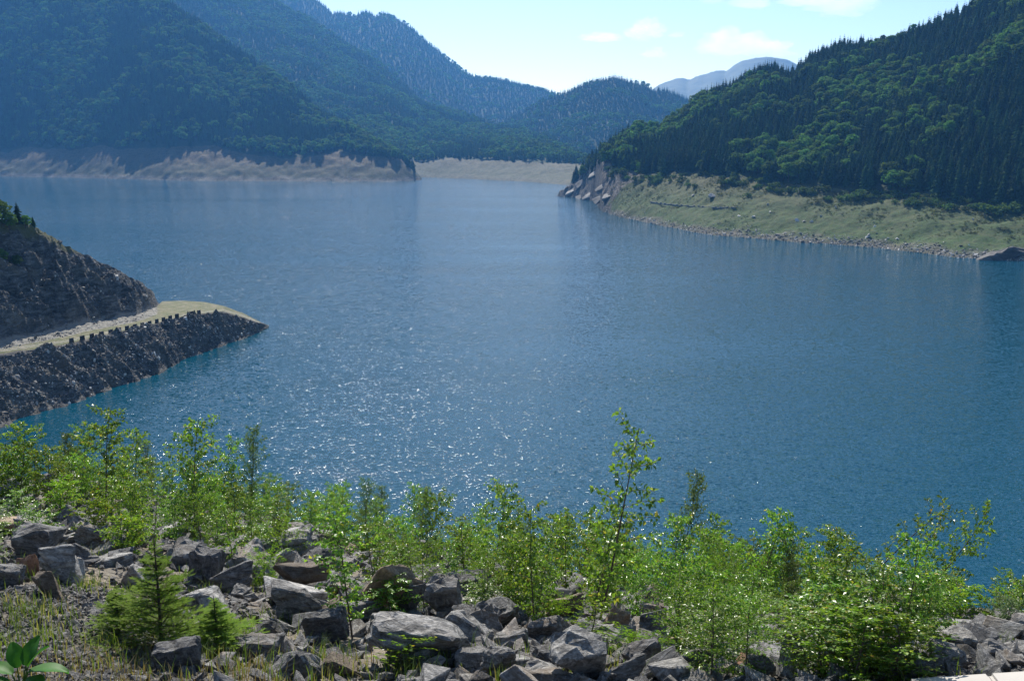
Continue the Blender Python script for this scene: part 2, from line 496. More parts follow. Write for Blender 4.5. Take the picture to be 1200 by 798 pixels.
# -- right hill
right_hill = Hill([
    [(640, 232, 'z', -4), (655, 230, 'z', 0), (675, 232, 'z', 0), (695, 236, 'z', 0), (706, 248, 'z', 0), (727, 255, 'z', 0), (761, 262, 'z', 0), (805, 271, 'z', 0), (835, 276, 'z', 0), (900, 281, 'z', 0), (933, 284, 'z', 0), (1008, 289, 'z', 0), (1067, 295, 'z', 0), (1120, 302, 'z', 0), (1200, 306, 'z', 0), (1400, 318, 'z', 0)],
    [(640, 232, 'd', 1280, 12), (655, 229, 'r', 3, 0), (675, 213, 'r', 26), (690, 203, 'r', 42), (705, 194, 'r', 50), (725, 203, 'r', 100), (757, 209, 'r', 110), (792, 203, 'r', 140), (831, 203, 'r', 140), (891, 208, 'r', 130), (976, 222, 'r', 110), (1093, 231, 'r', 105), (1200, 243, 'r', 95), (1400, 262, 'r', 80)],
    [(640, 232, 'r', 5, 12), (655, 229, 'r', 5, 2), (675, 208, 'r', 14, 2), (690, 192, 'r', 25, 5), (700, 172, 'r', 40, 14), (727, 146, 'd', 1235, 18), (750, 136, 'd', 1235, 18), (770, 143, 'd', 1240, 17), (787, 132, 'd', 1245, 18), (800, 125, 'd', 1250, 18), (822, 105, 'd', 1260, 18), (856, 90, 'd', 1265, 20), (872, 78, 'd', 1265, 20), (895, 66, 'd', 1265, 20), (913, 65, 'd', 1260, 20), (926, 76, 'd', 1255, 18), (940, 64, 'd', 1250, 18), (953, 52, 'd', 1245, 18), (978, 44, 'd', 1235, 18), (1015, 40, 'd', 1220, 18), (1048, 33, 'd', 1205, 18), (1073, 22, 'd', 1195, 18), (1118, 3, 'd', 1180, 18), (1200, -40, 'd', 1150, 18), (1400, -130, 'd', 1100, 18)],
    [(640, 300, 'd', 1400), (700, 240, 'd', 1450), (900, 165, 'd', 1500), (1118, 110, 'd', 1500), (1400, 60, 'd', 1450)],
], amp=9, freq=1 / 110.0, seed=3, bank_amp=2.4, gully=0)
def rz(az, d):
    z = right_hill.z(az, d)
    # the rocky nose of the spur: tilted slabs
    x, y = d * np.sin(az), d * np.cos(az)
    w = np.clip((uaz(735) - az) / 0.02, 0, 1) * np.clip((z + 3) / 4, 0, 1) * np.clip((60 - z) / 20, 0, 1)
    q = x * 0.09 + y * 0.02 - z * 0.055
    r = np.abs((q + 0.25 * fbm(x / 30, y / 30, oct=3, seed=21)) % 1.0 - 0.5) * 2
    return z + w * (8.0 * (r - 0.5) + 4.0 * fbm(x / 9, y / 9, oct=4, seed=22, ridged=True))
me = right_hill.mesh('hillside_right', 636, 1330, 640, 600, 1480, 420, green_bank, zfun=rz)
co = np.zeros(len(me.vertices) * 3, np.float32); me.vertices.foreach_get('co', co); co = co.reshape(-1, 3)
az_ = np.arctan2(co[:, 0], co[:, 1])
edge_ = uaz(716) + 0.010 * fbm(co[:, 0] / 18, co[:, 1] / 18, oct=3, seed=25) + np.clip(co[:, 2] - 8, 0, 60) * 0.0009
a = me.attributes.new('rock', 'FLOAT', 'POINT')
a.data.foreach_set('value', np.clip((edge_ - az_) / 0.006 + 0.5, 0, 1).astype(np.float32))
tag(obj('hillside_right', me), kind='structure')

# -- left hill
left_hill = Hill([
    [(-220, 204, 'z', 0), (0, 207, 'z', 0), (208, 212, 'z', 0), (375, 213, 'z', 0), (460, 213, 'z', 0), (493, 211.5, 'z', 0), (500, 210, 'z', -4)],
    [(-220, 171, 'r', 120), (0, 176, 'r', 115), (40, 169, 'r', 130), (83, 178, 'r', 105), (120, 171, 'r', 125), (160, 177, 'r', 110), (205, 168, 'r', 130), (250, 167, 'r', 140), (290, 179, 'r', 105), (333, 184, 'r', 85), (370, 184, 'r', 85), (396, 173, 'r', 120), (430, 180, 'r', 90), (470, 184, 'r', 60), (493, 209, 'r', 8), (500, 212, 'r', 4, 8)],
    [(-220, -140, 'r', 950, 18), (0, -100, 'r', 880, 18), (100, -60, 'r', 800, 18), (197, 0, 'r', 680, 18), (240, 24, 'r', 610, 18), (300, 66, 'r', 500, 18), (350, 101, 'r', 400, 18), (400, 134, 'r', 270, 17), (440, 159, 'r', 180, 14), (470, 182, 'r', 60, 6), (493, 207, 'r', 10), (500, 212, 'r', 4, 8)],
    [(-220, -20, 'r', 500), (197, 90, 'r', 500), (400, 190, 'r', 300), (470, 200, 'r', 120), (500, 214, 'r', 40, 10)],
], amp=18, freq=1 / 170.0, seed=31, bank_amp=4.0, gully=14)
tag(obj('hillside_left', left_hill.mesh('hillside_left', -200, 500, 380, 1640, 3550, 360, tan_bank)), kind='structure')

# -- hill beyond the bend
bend_hill = Hill([
    [(150, 200, 'z', 0), (440, 207, 'z', 0), (497, 208, 'z', 0), (560, 210.5, 'z', 0), (620, 213.5, 'z', 0), (660, 217, 'z', 0), (690, 219, 'z', 0), (720, 219, 'z', -5)],
    [(150, 180, 'r', 120), (440, 186, 'r', 110), (497, 190, 'r', 110), (520, 186, 'r', 130), (560, 186, 'r', 150), (640, 187, 'r', 200), (690, 192, 'r', 250), (720, 205, 'r', 250)],
    [(150, -90, 'd', 4300, 18), (333, 0, 'd', 4050, 18), (400, 41, 'd', 3900, 18), (433, 62, 'd', 3800, 18), (467, 88, 'd', 3700, 18), (500, 113, 'd', 3550, 18), (533, 128, 'd', 3400, 18), (567, 135, 'd', 3250, 18), (613, 141, 'd', 3000, 18), (647, 158, 'd', 2700, 18), (677, 175, 'd', 2400, 16), (693, 189, 'd', 2200, 10), (720, 205, 'd', 2000)],
    [(150, 60, 'r', 400), (400, 130, 'r', 350), (613, 190, 'r', 300), (720, 214, 'r', 100)],
], amp=22, freq=1 / 220.0, seed=47, bank_amp=3.0, gully=16)
tag(obj('hillside_beyond_bend', bend_hill.mesh('hillside_beyond_bend', 160, 716, 260, 1600, 4300, 260, far_bank)), kind='structure')

# -- wooded hill closing the valley
valley_hill = Hill([
    [(560, 196, 'd', 2600), (690, 196, 'd', 2500), (900, 196, 'd', 2500)],
    [(560, 195, 'd', 2650), (690, 195, 'd', 2550), (900, 195, 'd', 2550)],
    [(560, 150, 'd', 3700, 16), (600, 132, 'd', 3650, 16), (655, 109, 'd', 3600, 16), (690, 95, 'd', 3550, 16), (720, 87, 'd', 3550, 16), (750, 92, 'd', 3550, 16), (780, 99, 'd', 3550, 16), (805, 107, 'd', 3550, 16), (850, 125, 'd', 3550, 16), (900, 140, 'd', 3550, 16)],
    [(560, 170, 'd', 4100), (720, 130, 'd', 4100), (900, 160, 'd', 4100)],
], amp=26, freq=1 / 260.0, seed=59, bank_amp=1.0, gully=18)
tag(obj('hill_closing_valley', valley_hill.mesh('hill_closing_valley', 565, 895, 150, 2450, 4050, 130, far_bank)), kind='structure')

# -- far mountain
far_hill = Hill([
    [(100, 190, 'd', 3200), (700, 190, 'd', 3200)],
    [(100, 188, 'd', 3250), (700, 188, 'd', 3250)],
    [(100, -120, 'd', 5500, 15), (300, -35, 'd', 5500, 15), (360, -14, 'd', 5500, 15), (385, 0, 'd', 5450, 15), (400, 8, 'd', 5400, 14), (413, 12, 'd', 5350, 14), (424, 8, 'd', 5350, 14), (435, 6, 'd', 5350, 14), (448, 9, 'd', 5350, 14), (460, 15, 'd', 5330, 14), (480, 28, 'd', 5300, 14), (500, 47, 'd', 5250, 14), (525, 66, 'd', 5200, 14), (550, 77, 'd', 5150, 14), (600, 92, 'd', 5100, 14), (650, 107, 'd', 5050, 14), (700, 130, 'd', 5000, 14)],
    [(100, 0, 'd', 6100), (435, 70, 'd', 6000), (700, 150, 'd', 5800)],
], amp=30, freq=1 / 400.0, seed=71, bank_amp=1.0, gully=40)
tag(obj('mountain', far_hill.mesh('mountain', 200, 695, 220, 3180, 5800, 160, far_bank)), kind='structure')

# -- distant bare mountain
peak_mat = mat_plain('alpine_slope', (0.16, 0.17, 0.12), 0.95, 0.01, 0.35, 0.4, 20)
peak = Hill([
    [(600, 180, 'd', 5500), (1100, 180, 'd', 5500)],
    [(600, 175, 'd', 5600), (1100, 175, 'd', 5600)],
    [(600, 150, 'd', 6800), (700, 125, 'd', 6800), (775, 95, 'd', 6800), (795, 90, 'd', 6800), (825, 87, 'd', 6800), (850, 79, 'd', 6800), (870, 71, 'd', 6800), (885, 68, 'd', 6800), (905, 65, 'd', 6800), (920, 64, 'd', 6800), (930, 69, 'd', 6800), (960, 84, 'd', 6800), (1000, 95, 'd', 6800), (1100, 120, 'd', 6800)],
    [(600, 160, 'd', 7400), (900, 110, 'd', 7400), (1100, 150, 'd', 7400)],
], amp=25, freq=1 / 700.0, seed=83, bank_amp=4.0, gully=30)
tag(obj('mountain_distant', peak.mesh('mountain_distant', 610, 1090, 160, 5400, 7350, 110, peak_mat)), kind='structure')

# ------------------------------------------------------------------ trees of the woods
def spruce_mesh(name, seed, whorls=13, nb=8, h=1.0, w=0.17):
    """spruce of height 1: trunk and whorls of drooping branches"""
    rg = np.random.default_rng(seed)
    V, P, mi, rn = [], [], [], []
    def tri(a, b, c, m, r):
        n = len(V); V.extend([a, b, c]); P.append((n, n + 1, n + 2)); mi.append(m); rn.append(r)
    k = 5
    for j in range(k):
        a0, a1 = 2 * math.pi * j / k, 2 * math.pi * (j + 1) / k
        tri((0.011 * math.cos(a0), 0.011 * math.sin(a0), -0.05), (0.011 * math.cos(a1), 0.011 * math.sin(a1), -0.05), (0, 0, 0.7), 1, 0.5)
    skew = rg.uniform(-1, 1, 2) * 0.01
    for i in range(whorls):
        t = (i + rg.uniform(-0.2, 0.2)) / whorls
        z = 0.10 + 0.88 * t
        rad = w * (1 - t) ** 0.85 * rg.uniform(0.8, 1.15) + 0.008
        for j in range(nb):
            a = 2 * math.pi * (j + rg.uniform(-0.35, 0.35)) / nb + i * 0.7
            r = rad * rg.uniform(0.65, 1.2)
            droop = rad * rg.uniform(0.25, 0.65)
            c, s = math.cos(a), math.sin(a)
            wd = r * rg.uniform(0.26, 0.42)
            top = (skew[0] * t, skew[1] * t, z + rad * 0.35)
            mid = (0.55 * r * c, 0.55 * r * s, z - droop * 0.2)
            tip = (r * c, r * s, z - droop * rg.uniform(0.6, 1.1))
            lft = (0.6 * r * c - wd * s, 0.6 * r * s + wd * c, z - droop * 0.75)
            rgt = (0.6 * r * c + wd * s, 0.6 * r * s - wd * c, z - droop * 0.75)
            q = rg.random()
            tri(top, lft, tip, 0, q); tri(top, tip, rgt, 0, q * 0.9)
    n = len(V); tri((0.012, 0, 0.93), (-0.008, 0.01, 0.93), (skew[0], skew[1], 1.0), 0, 0.6)
    return mk_mesh(name, np.array(V), [np.array(P)], [M['spruce'], M['bark']], mi, attrs={'rnd': ('FACE', rn)})

def broadleaf_mesh(name, seed, n=420, lobes=9, leaf=0.055, aspect=0.36):
    """beech of height 1: trunk, limbs and clumps of leaves filling several lobes"""
    rg = np.random.default_rng(seed)
    mb = MB()
    mb.tube([(0, 0, -0.05), (0.01, 0, 0.25), (0.0, 0.01, 0.6)], [0.022, 0.017, 0.008], 5)
    L = []
    for i in range(lobes):
        a = 2.4 * i + rg.uniform(-0.4, 0.4)
        t = (i + 0.5) / lobes
        zz = 0.34 + 0.50 * t
        rr = aspect * 0.62 * math.sqrt(max(0.05, 1 - (2 * t - 0.75) ** 2 * 0.8)) * rg.uniform(0.6, 1.1)
        c = np.array([rr * math.cos(a), rr * math.sin(a), zz])
        L.append((c, aspect * rg.uniform(0.34, 0.52)))
        mb.tube([(0, 0, 0.2 + 0.3 * t), c], [0.009, 0.003], 3)
    L.append((np.array([0, 0, 0.80]), aspect * 0.48))
    nt_ = sum(len(p) for p in mb.P4)
    Vt, Pt = np.concatenate(mb.V), np.concatenate(mb.P4)
    V, P, rn = [], [], []
    vol = np.array([r ** 2 for _, r in L]); cnt = np.maximum(6, (n * vol / vol.sum())).astype(int)
    for (c, r), m_ in zip(L, cnt):
        lt = rg.uniform(-0.2, 0.2)
        for _ in range(m_):
            dv = rg.normal(size=3); dv /= np.linalg.norm(dv)
            if dv[2] < -0.5: dv[2] *= -0.6
            p = c + dv * r * rg.uniform(0.72, 1.06) * np.array([1, 1, 0.85])
            nrm = dv + rg.normal(size=3) * 0.55 + np.array([0, 0, 0.35]); nrm /= np.linalg.norm(nrm)
            t1 = np.cross(nrm, rg.normal(size=3)); t1 /= np.linalg.norm(t1); t2 = np.cross(nrm, t1)
            s = leaf * rg.uniform(0.6, 1.35)
            b = len(V)
            V += [p + s * t1, p + s * 0.75 * t2 - 0.25 * s * nrm, p - s * 0.9 * t1, p - s * 0.8 * t2 - 0.2 * s * nrm]
            P.append((b, b + 1, b + 2, b + 3)); rn.append(float(np.clip(0.5 + lt + rg.normal() * 0.2, 0, 1)))
    V = np.array(V); P = np.array(P)
    return mk_mesh(name, np.concatenate([V, Vt]), [P, Pt + len(V)], [M['beech'], M['bark']], [0] * len(P) + [1] * len(Pt), attrs={'rnd': ('FACE', rn + [0.5] * len(Pt))})

def shrub_mesh(name, seed, n=160, mat='shrub'):
    rg = np.random.default_rng(seed)
    mb = MB()
    L = [(np.array([rg.uniform(-0.4, 0.4), rg.uniform(-0.3, 0.3), rg.uniform(0.25, 0.6)]), rg.uniform(0.25, 0.42)) for _ in range(6)]
    for c, r in L: mb.tube([(0, 0, -0.1), c], [0.03, 0.01], 3)
    for c, r in L:
        for _ in range(n // 6):
            dv = rg.normal(size=3); dv /= np.linalg.norm(dv)
            p = c + dv * r * rg.uniform(0.6, 1.1); p[2] = max(p[2], 0.02)
            nrm = dv + rg.normal(size=3) * 0.6; nrm /= np.linalg.norm(nrm)
            t1 = np.cross(nrm, rg.normal(size=3)); t1 /= np.linalg.norm(t1); t2 = np.cross(nrm, t1)
            s = 0.10 * rg.uniform(0.6, 1.4)
            mb.add([p + s * t1, p + s * 0.7 * t2, p - s * t1, p - s * 0.7 * t2], [(0, 1, 2, 3)], rg.random())
    return mb.mesh(name, [M[mat]])

SPRUCE = [spruce_mesh('spruce_%d' % i, 100 + i, whorls=16, nb=9, w=[0.19, 0.22, 0.25, 0.20][i]) for i in range(4)]
BEECH = [broadleaf_mesh('beech_%d' % i, 200 + i, aspect=[0.34, 0.38, 0.32, 0.42][i]) for i in range(4)]
SPRUCE_FAR = [spruce_mesh('spruce_far_%d' % i, 120 + i, whorls=7, nb=6, w=0.2) for i in range(2)]
BEECH_FAR = [broadleaf_mesh('beech_far_%d' % i, 220 + i, n=110, lobes=6, leaf=0.10, aspect=0.4) for i in range(2)]
SHRUB = [shrub_mesh('shrub_%d' % i, 240 + i) for i in range(4)]

def source_collection(name, meshes):
    c = bpy.data.collections.new(name)
    for i, me in enumerate(meshes):
        c.objects.link(bpy.data.objects.new('%s_%02d' % (name, i), me))
    return c

def scatter(name, label, cat, pts, rotz, scale, var, coll, rot3=None):
    """one 'stuff' object: instances of the collection's meshes on points"""
    me = bpy.data.meshes.new(name)
    n = len(pts)
    me.vertices.add(n)
    me.vertices.foreach_set('co', np.asarray(pts, np.float32).ravel())
    a = me.attributes.new('rot', 'FLOAT_VECTOR', 'POINT')
    rr = np.zeros((n, 3), np.float32) if rot3 is None else np.asarray(rot3, np.float32)
    if rot3 is None: rr[:, 2] = rotz
    a.data.foreach_set('vector', rr.ravel())
    a = me.attributes.new('scl', 'FLOAT_VECTOR', 'POINT')
    s = np.asarray(scale, np.float32)
    if s.ndim == 1: s = np.repeat(s[:, None], 3, 1)
    a.data.foreach_set('vector', s.ravel())
    a = me.attributes.new('var', 'INT', 'POINT')
    a.data.foreach_set('value', np.asarray(var, np.int32))
    o = obj(name, me)
    ng = bpy.data.node_groups.new(name + '_scatter', 'GeometryNodeTree')
    ng.interface.new_socket('Geometry', in_out='INPUT', socket_type='NodeSocketGeometry')
    ng.interface.new_socket('Geometry', in_out='OUTPUT', socket_type='NodeSocketGeometry')
    N, L = ng.nodes, ng.links
    gi, go = N.new('NodeGroupInput'), N.new('NodeGroupOutput')
    ci = N.new('GeometryNodeCollectionInfo')
    ci.inputs['Collection'].default_value = coll
    ci.inputs['Separate Children'].default_value = True
    ci.inputs['Reset Children'].default_value = True
    ip = N.new('GeometryNodeInstanceOnPoints')
    ip.inputs['Pick Instance'].default_value = True
    def attr(nm, ty):
        x = N.new('GeometryNodeInputNamedAttribute'); x.data_type = ty; x.inputs['Name'].default_value = nm
        return x.outputs['Attribute']
    L.new(gi.outputs[0], ip.inputs['Points'])
    L.new(ci.outputs[0], ip.inputs['Instance'])
    L.new(attr('var', 'INT'), ip.inputs['Instance Index'])
    e2r = N.new('FunctionNodeEulerToRotation')
    L.new(attr('rot', 'FLOAT_VECTOR'), e2r.inputs[0])
    L.new(e2r.outputs[0], ip.inputs['Rotation'])
    L.new(attr('scl', 'FLOAT_VECTOR'), ip.inputs['Scale'])
    L.new(ip.outputs[0], go.inputs[0])
    md = o.modifiers.new('scatter', 'NODES')
    md.node_group = ng
    return tag(o, label, cat, kind='stuff')

def wood_points(hill, u0, u1, s, back=25, seed=0, zfun=None, edge=4.0, dmax=1e9):
    rg = np.random.default_rng(seed)
    a0, a1 = uaz(u0), uaz(u1)
    aa = np.linspace(a0, a1, 200)
    D, _ = hill.keys(aa)
    dn, df = D[1].min(), D[2].max() + back
    xs = np.concatenate([dn * np.sin(aa), df * np.sin(aa)]); ys = np.concatenate([dn * np.cos(aa), df * np.cos(aa)])
    gx, gy = np.meshgrid(np.arange(xs.min(), xs.max(), s), np.arange(ys.min(), ys.max(), s))
    x = gx.ravel() + rg.uniform(-0.48, 0.48, gx.size) * s
    y = gy.ravel() + rg.uniform(-0.48, 0.48, gx.size) * s
    az, d = np.arctan2(x, y), np.hypot(x, y)
    D, _ = hill.keys(az)
    ok = (az > a0) & (az < a1) & (d > D[1] + edge * rg.uniform(-0.5, 3, x.size)) & (d < D[2] + back) & (d < dmax) & (D[2] - D[1] > 4)
    az, d, x, y = az[ok], d[ok], x[ok], y[ok]
    z = (zfun or hill.z)(az, d)
    ok = z > 13
    return np.stack([x, y, z], 1)[ok], az[ok], d[ok]

def plant_wood(name, label, hill, u0, u1, s, hgt, conif, seed, srcs, back=25, zfun=None, singles=0, glabel=None, mixscale=1 / 90.0, bl_keep=0.72):
    """srcs = (spruce meshes, broadleaf meshes); nearest 'singles' of each kind in view become trees of their own"""
    rg = np.random.default_rng(seed + 1)
    P, az, d = wood_points(hill, u0, u1, s, back, seed, zfun)
    n = len(P)
    patch = fbm(P[:, 0] * mixscale, P[:, 1] * mixscale, oct=3, seed=seed + 3) + rg.normal(size=n) * 0.16
    con = patch > np.quantile(patch, 1 - conif)
    sp, bl = srcs
    ok = con | (rg.random(n) < bl_keep)
    P, az, d, con = P[ok], az[ok], d[ok], con[ok]; n = len(P)
    h = np.where(con, hgt * rg.uniform(0.75, 1.18, n), hgt * rg.uniform(0.5, 1.0, n))
    D, _ = hill.keys(az)
    wd = np.where(con, rg.uniform(0.9, 1.25, n), rg.uniform(1.0, 1.5, n)) * h
    scl = np.stack([wd, wd, h], 1)
    var = np.where(con, rg.integers(0, len(sp), n), len(sp) + rg.integers(0, len(bl), n))
    rot = rg.uniform(0, 6.28, n)
    P[:, 2] -= 0.6
    keep = np.ones(n, bool)
    if singles:
        inview = (az > uaz(700)) & (az < uaz(1199))
        for kind in (True, False):
            idx = np.where((con == kind) & inview)[0]
            idx = idx[np.argsort(d[idx] - D[1][idx] * 0.75)][:singles]
            keep[idx] = False
            for i in idx:
                me = (sp + bl)[var[i]]
                o = obj('spruce_tree' if kind else 'beech_tree', me)
                o.location = P[i]; o.rotation_euler = (0, 0, rot[i]); o.scale = scl[i]
                if kind: tag(o, 'dark pointed spruce in the lower woods of the right hillside', 'tree', 'spruces in the lower woods of the right hillside')
                else: tag(o, 'round leafy broadleaf tree in the lower woods of the right hillside', 'tree', 'broadleaf trees in the lower woods of the right hillside')
    c = source_collection(name + '_source', sp + bl)
    scatter(name, label, 'forest', P[keep], rot[keep], scl[keep], var[keep], c)

plant_wood('forest_right', 'mixed spruce and beech forest covering the upper right hillside', right_hill, 672, 1320, 5.6, 19, 0.64, 11, (SPRUCE, BEECH), zfun=rz, singles=290)
plant_wood('forest_left', 'bluish mixed forest covering the steep hillside across the lake on the left', left_hill, -190, 492, 7.2, 22, 0.55, 12, (SPRUCE, BEECH), back=20)
plant_wood('forest_beyond_bend', 'hazy forest on the hillside behind the tan bank at the lake bend', bend_hill, 170, 706, 9.5, 21, 0.55, 13, (SPRUCE_FAR, BEECH_FAR), back=20)
plant_wood('forest_closing_valley', 'hazy wooded hill closing the valley in the middle distance', valley_hill, 570, 880, 9.5, 19, 0.8, 14, (SPRUCE_FAR, BEECH_FAR), back=15)
plant_wood('forest_mountain', 'blue forested slopes of the tall far mountain', far_hill, 230, 690, 13, 22, 0.88, 15, (SPRUCE_FAR, BEECH_FAR), back=15)

# ------------------------------------------------------------------ rocks: shared meshes
def rock_mesh(name, seed, mat, flat=1.0, sub=1, rough=0.035, npts=13, block=False):
    rg = np.random.default_rng(seed)
    bm = bmesh.new()
    if block:
        for c in range(8):
            p = np.array([(c & 1) * 2 - 1, (c >> 1 & 1) * 2 - 1, (c >> 2 & 1) * 2 - 1]) * rg.uniform(0.62, 1.0, 3)
            bm.verts.new((p[0] * 0.5, p[1] * 0.42, p[2] * 0.36 * flat))
        for _ in range(4):
            p = rg.uniform(-1, 1, 3); p /= np.abs(p).max()
            bm.verts.new((p[0] * 0.48, p[1] * 0.42, p[2] * 0.36 * flat))
    for _ in range(0 if block else npts):
        p = rg.uniform(-1, 1, 3)
        p = p / (np.abs(p).max() ** 0.55 + 1e-6) * rg.uniform(0.72, 1.0)
        bm.verts.new((p[0] * 0.5, p[1] * 0.42, p[2] * 0.34 * flat))
    r = bmesh.ops.convex_hull(bm, input=bm.verts)
    bmesh.ops.delete(bm, geom=[v for v in bm.verts if not v.link_faces], context='VERTS')
    bmesh.ops.dissolve_limit(bm, angle_limit=R(14), verts=bm.verts, edges=bm.edges)
    bmesh.ops.bevel(bm, geom=bm.edges[:], offset=0.014, segments=1, affect='EDGES', clamp_overlap=True)
    bmesh.ops.triangulate(bm, faces=bm.faces[:])
    if sub:
        for _ in range(sub):
            long = [e for e in bm.edges if e.calc_length() > 0.11]
            bmesh.ops.subdivide_edges(bm, edges=long, cuts=1)
        bmesh.ops.triangulate(bm, faces=bm.faces[:])
        co = np.array([v.co[:] for v in bm.verts])
        n = fbm(co[:, 0] * 4 + seed, co[:, 1] * 4, co[:, 2] * 6, oct=4, seed=seed, ridged=True)
        st = np.abs(((co[:, 2] + 0.3 * co[:, 0]) * 9 + n) % 1.0 - 0.5)
        bm.normal_update()
        for v, a, s in zip(bm.verts, n, st):
            v.co += v.normal * (rough * a + 0.02 * (s - 0.25))
    bmesh.ops.recalc_face_normals(bm, faces=bm.faces[:])
    me = bpy.data.meshes.new(name)
    bm.to_mesh(me); bm.free()
    me.materials.append(M[mat])
    return me

ROCK = [rock_mesh('rock_%d' % i, 300 + i, 'rock', flat=[1.0, 0.75, 1.2, 0.6, 0.9, 1.1][i % 6], sub=3, rough=0.075, npts=[9, 11, 12, 10][i % 4], block=i % 3 == 0) for i in range(12)]
ROCKW = [rock_mesh('tan_rock_%d' % i, 340 + i, 'rock_warm', flat=[0.7, 0.9][i % 2], sub=2) for i in range(3)]
ROCKR = [rock_mesh('rust_rock_%d' % i, 350 + i, 'rock_red', flat=0.9, sub=2) for i in range(2)]
PEBBLE = [rock_mesh('pebble_%d' % i, 360 + i, 'rock', flat=0.8, sub=0, npts=10) for i in range(6)]
DEBRIS = [rock_mesh('debris_%d' % i, 380 + i, 'cliff_stone', flat=1.0, sub=0, npts=10) for i in range(6)]
PALE = [rock_mesh('pale_rock_%d' % i, 390 + i, 'pale_rock', flat=1.0, sub=0, npts=11) for i in range(4)]

# ------------------------------------------------------------------ headland with the old road
def mat_headland():
    m, nt, out = new_mat('headland_rock')
    g = NT(nt)
    p = g.pos()
    mp = g.n('ShaderNodeMapping')
    mp.inputs['Rotation'].default_value = (0.6, 0.5, 0.2)
    mp.inputs['Scale'].default_value = (0.5, 0.5, 1.6)
    g.l(p, mp.inputs['Vector'])
    n1 = g.noise(mp.outputs[0], 0.5, 8, 0.68, 0.6).outputs[0]
    n2 = g.noise(p, 1.6, 6, 0.7).outputs[0]
    n3 = g.noise(p, 0.08, 4, 0.6).outputs[0]
    c = g.ramp(n1, [(0.36, (0.026, 0.025, 0.024)), (0.5, (0.07, 0.067, 0.062)), (0.66, (0.2, 0.19, 0.175))])
    c = g.mix(g.ramp(n2, [(0.56, 0.0), (0.7, 0.45)]), c, (0.32, 0.31, 0.29))
    c = g.mix(g.ramp(n3, [(0.5, 0.0), (0.65, 0.35)]), c, (0.2, 0.16, 0.10))
    road = g.n('ShaderNodeAttribute', attribute_name='road').outputs['Fac']
    rc = g.ramp(g.noise(p, 0.35, 5, 0.65).outputs[0], [(0.35, (0.20, 0.175, 0.12)), (0.47, (0.13, 0.125, 0.06)), (0.62, (0.085, 0.10, 0.036))])
    c = g.mix(g.ramp(g.math('ADD', road, g.math('MULTIPLY', g.math('SUBTRACT', n2, 0.5), 0.35)), [(0.4, 0), (0.6, 1)]), c, rc)
    track = g.n('ShaderNodeAttribute', attribute_name='track').outputs['Fac']
    c = g.mix(g.ramp(g.math('MULTIPLY', track, g.math('ADD', n2, 0.4)), [(0.2, 0), (0.45, 0.9)]), c, (0.30, 0.28, 0.24))
    sc_ = g.n('ShaderNodeAttribute', attribute_name='scree').outputs['Fac']
    c = g.mix(g.ramp(g.math('MULTIPLY', sc_, g.math('ADD', n2, 0.5)), [(0.35, 0), (0.55, 0.85)]), c, (0.25, 0.235, 0.21))
    top = g.n('ShaderNodeAttribute', attribute_name='turf').outputs['Fac']
    c = g.mix(g.ramp(g.math('MULTIPLY', top, g.math('ADD', n2, 0.5)), [(0.35, 0), (0.6, 1)]), c, (0.10, 0.10, 0.04))
    h = g.math('ADD', n1, g.math('MULTIPLY', n2, 0.5))
    g.l(g.bsdf(c, 0.85, g.bump(h, 1.0, 1.0), 0.3), out.inputs[0])
    return m

head = Hill([
    # water line on our side
    [(-200, 560, 'z', 0), (0, 499, 'z', 0), (56, 480, 'z', 0), (88, 471, 'z', 0), (128, 456, 'z', 0), (187, 437, 'z', 0), (219, 420, 'z', 0), (267, 402, 'z', 0), (296, 393, 'z', 0), (314, 383, 'z', 0), (320, 381, 'z', -4)],
    # edge of the road
    [(-200, 455, 'z', 15), (0, 416, 'z', 13.5), (80, 403, 'z', 13.2), (133, 391, 'z', 12.8), (173, 382, 'z', 12.4), (208, 372.5, 'z', 12), (235, 368, 'z', 11.4), (261, 365, 'z', 10.5), (285, 372, 'z', 6.5), (305, 379, 'z', 3), (314, 382, 'z', 0.4), (320, 380, 'z', -4)],
    # foot of the cliff, back of the turning place
    [(-200, 425, 'z', 17), (0, 403, 'z', 15.2), (50, 392, 'z', 15), (101, 379, 'z', 14.6), (160, 369, 'z', 13.5), (183, 360, 'z', 12.6), (190, 353, 'z', 12), (215, 352.5, 'z', 11.8), (240, 354, 'z', 11.4), (262, 358.5, 'z', 10.6), (285, 367, 'z', 6.8), (305, 377, 'z', 3.2), (314, 381.5, 'z', 0.5), (320, 379.5, 'z', -4)],
    # crest of the cliff
    [(-200, 200, 'r', 32), (-60, 245, 'r', 30), (0, 258, 'r', 28), (30, 265, 'r', 27), (56, 276, 'r', 26), (94, 297, 'r', 22), (132, 315, 'r', 17), (165, 331, 'r', 11), (180, 345, 'r', 6), (184.5, 354, 'r', 3), (187, 355, 'r', 2, 0.3), (190, 353.5, 'r', 3, 0.3), (215, 353, 'r', 3, 0.3), (240, 354.5, 'r', 3, 0.3), (262, 359, 'r', 3, 0.3), (285, 367.5, 'r', 2, 0.5), (305, 377.5, 'r', 2, 0.5), (314, 382, 'r', 2, 0.5), (320, 381, 'r', 2, 4)],
    [(-200, 330, 'r', 60), (0, 330, 'r', 55), (100, 350, 'r', 40, 2), (184, 360, 'r', 22, 12), (215, 360, 'r', 20, 12), (262, 360, 'r', 18, 12), (320, 380, 'r', 10, 8)],
], amp=0, seed=91, bank_amp=0)

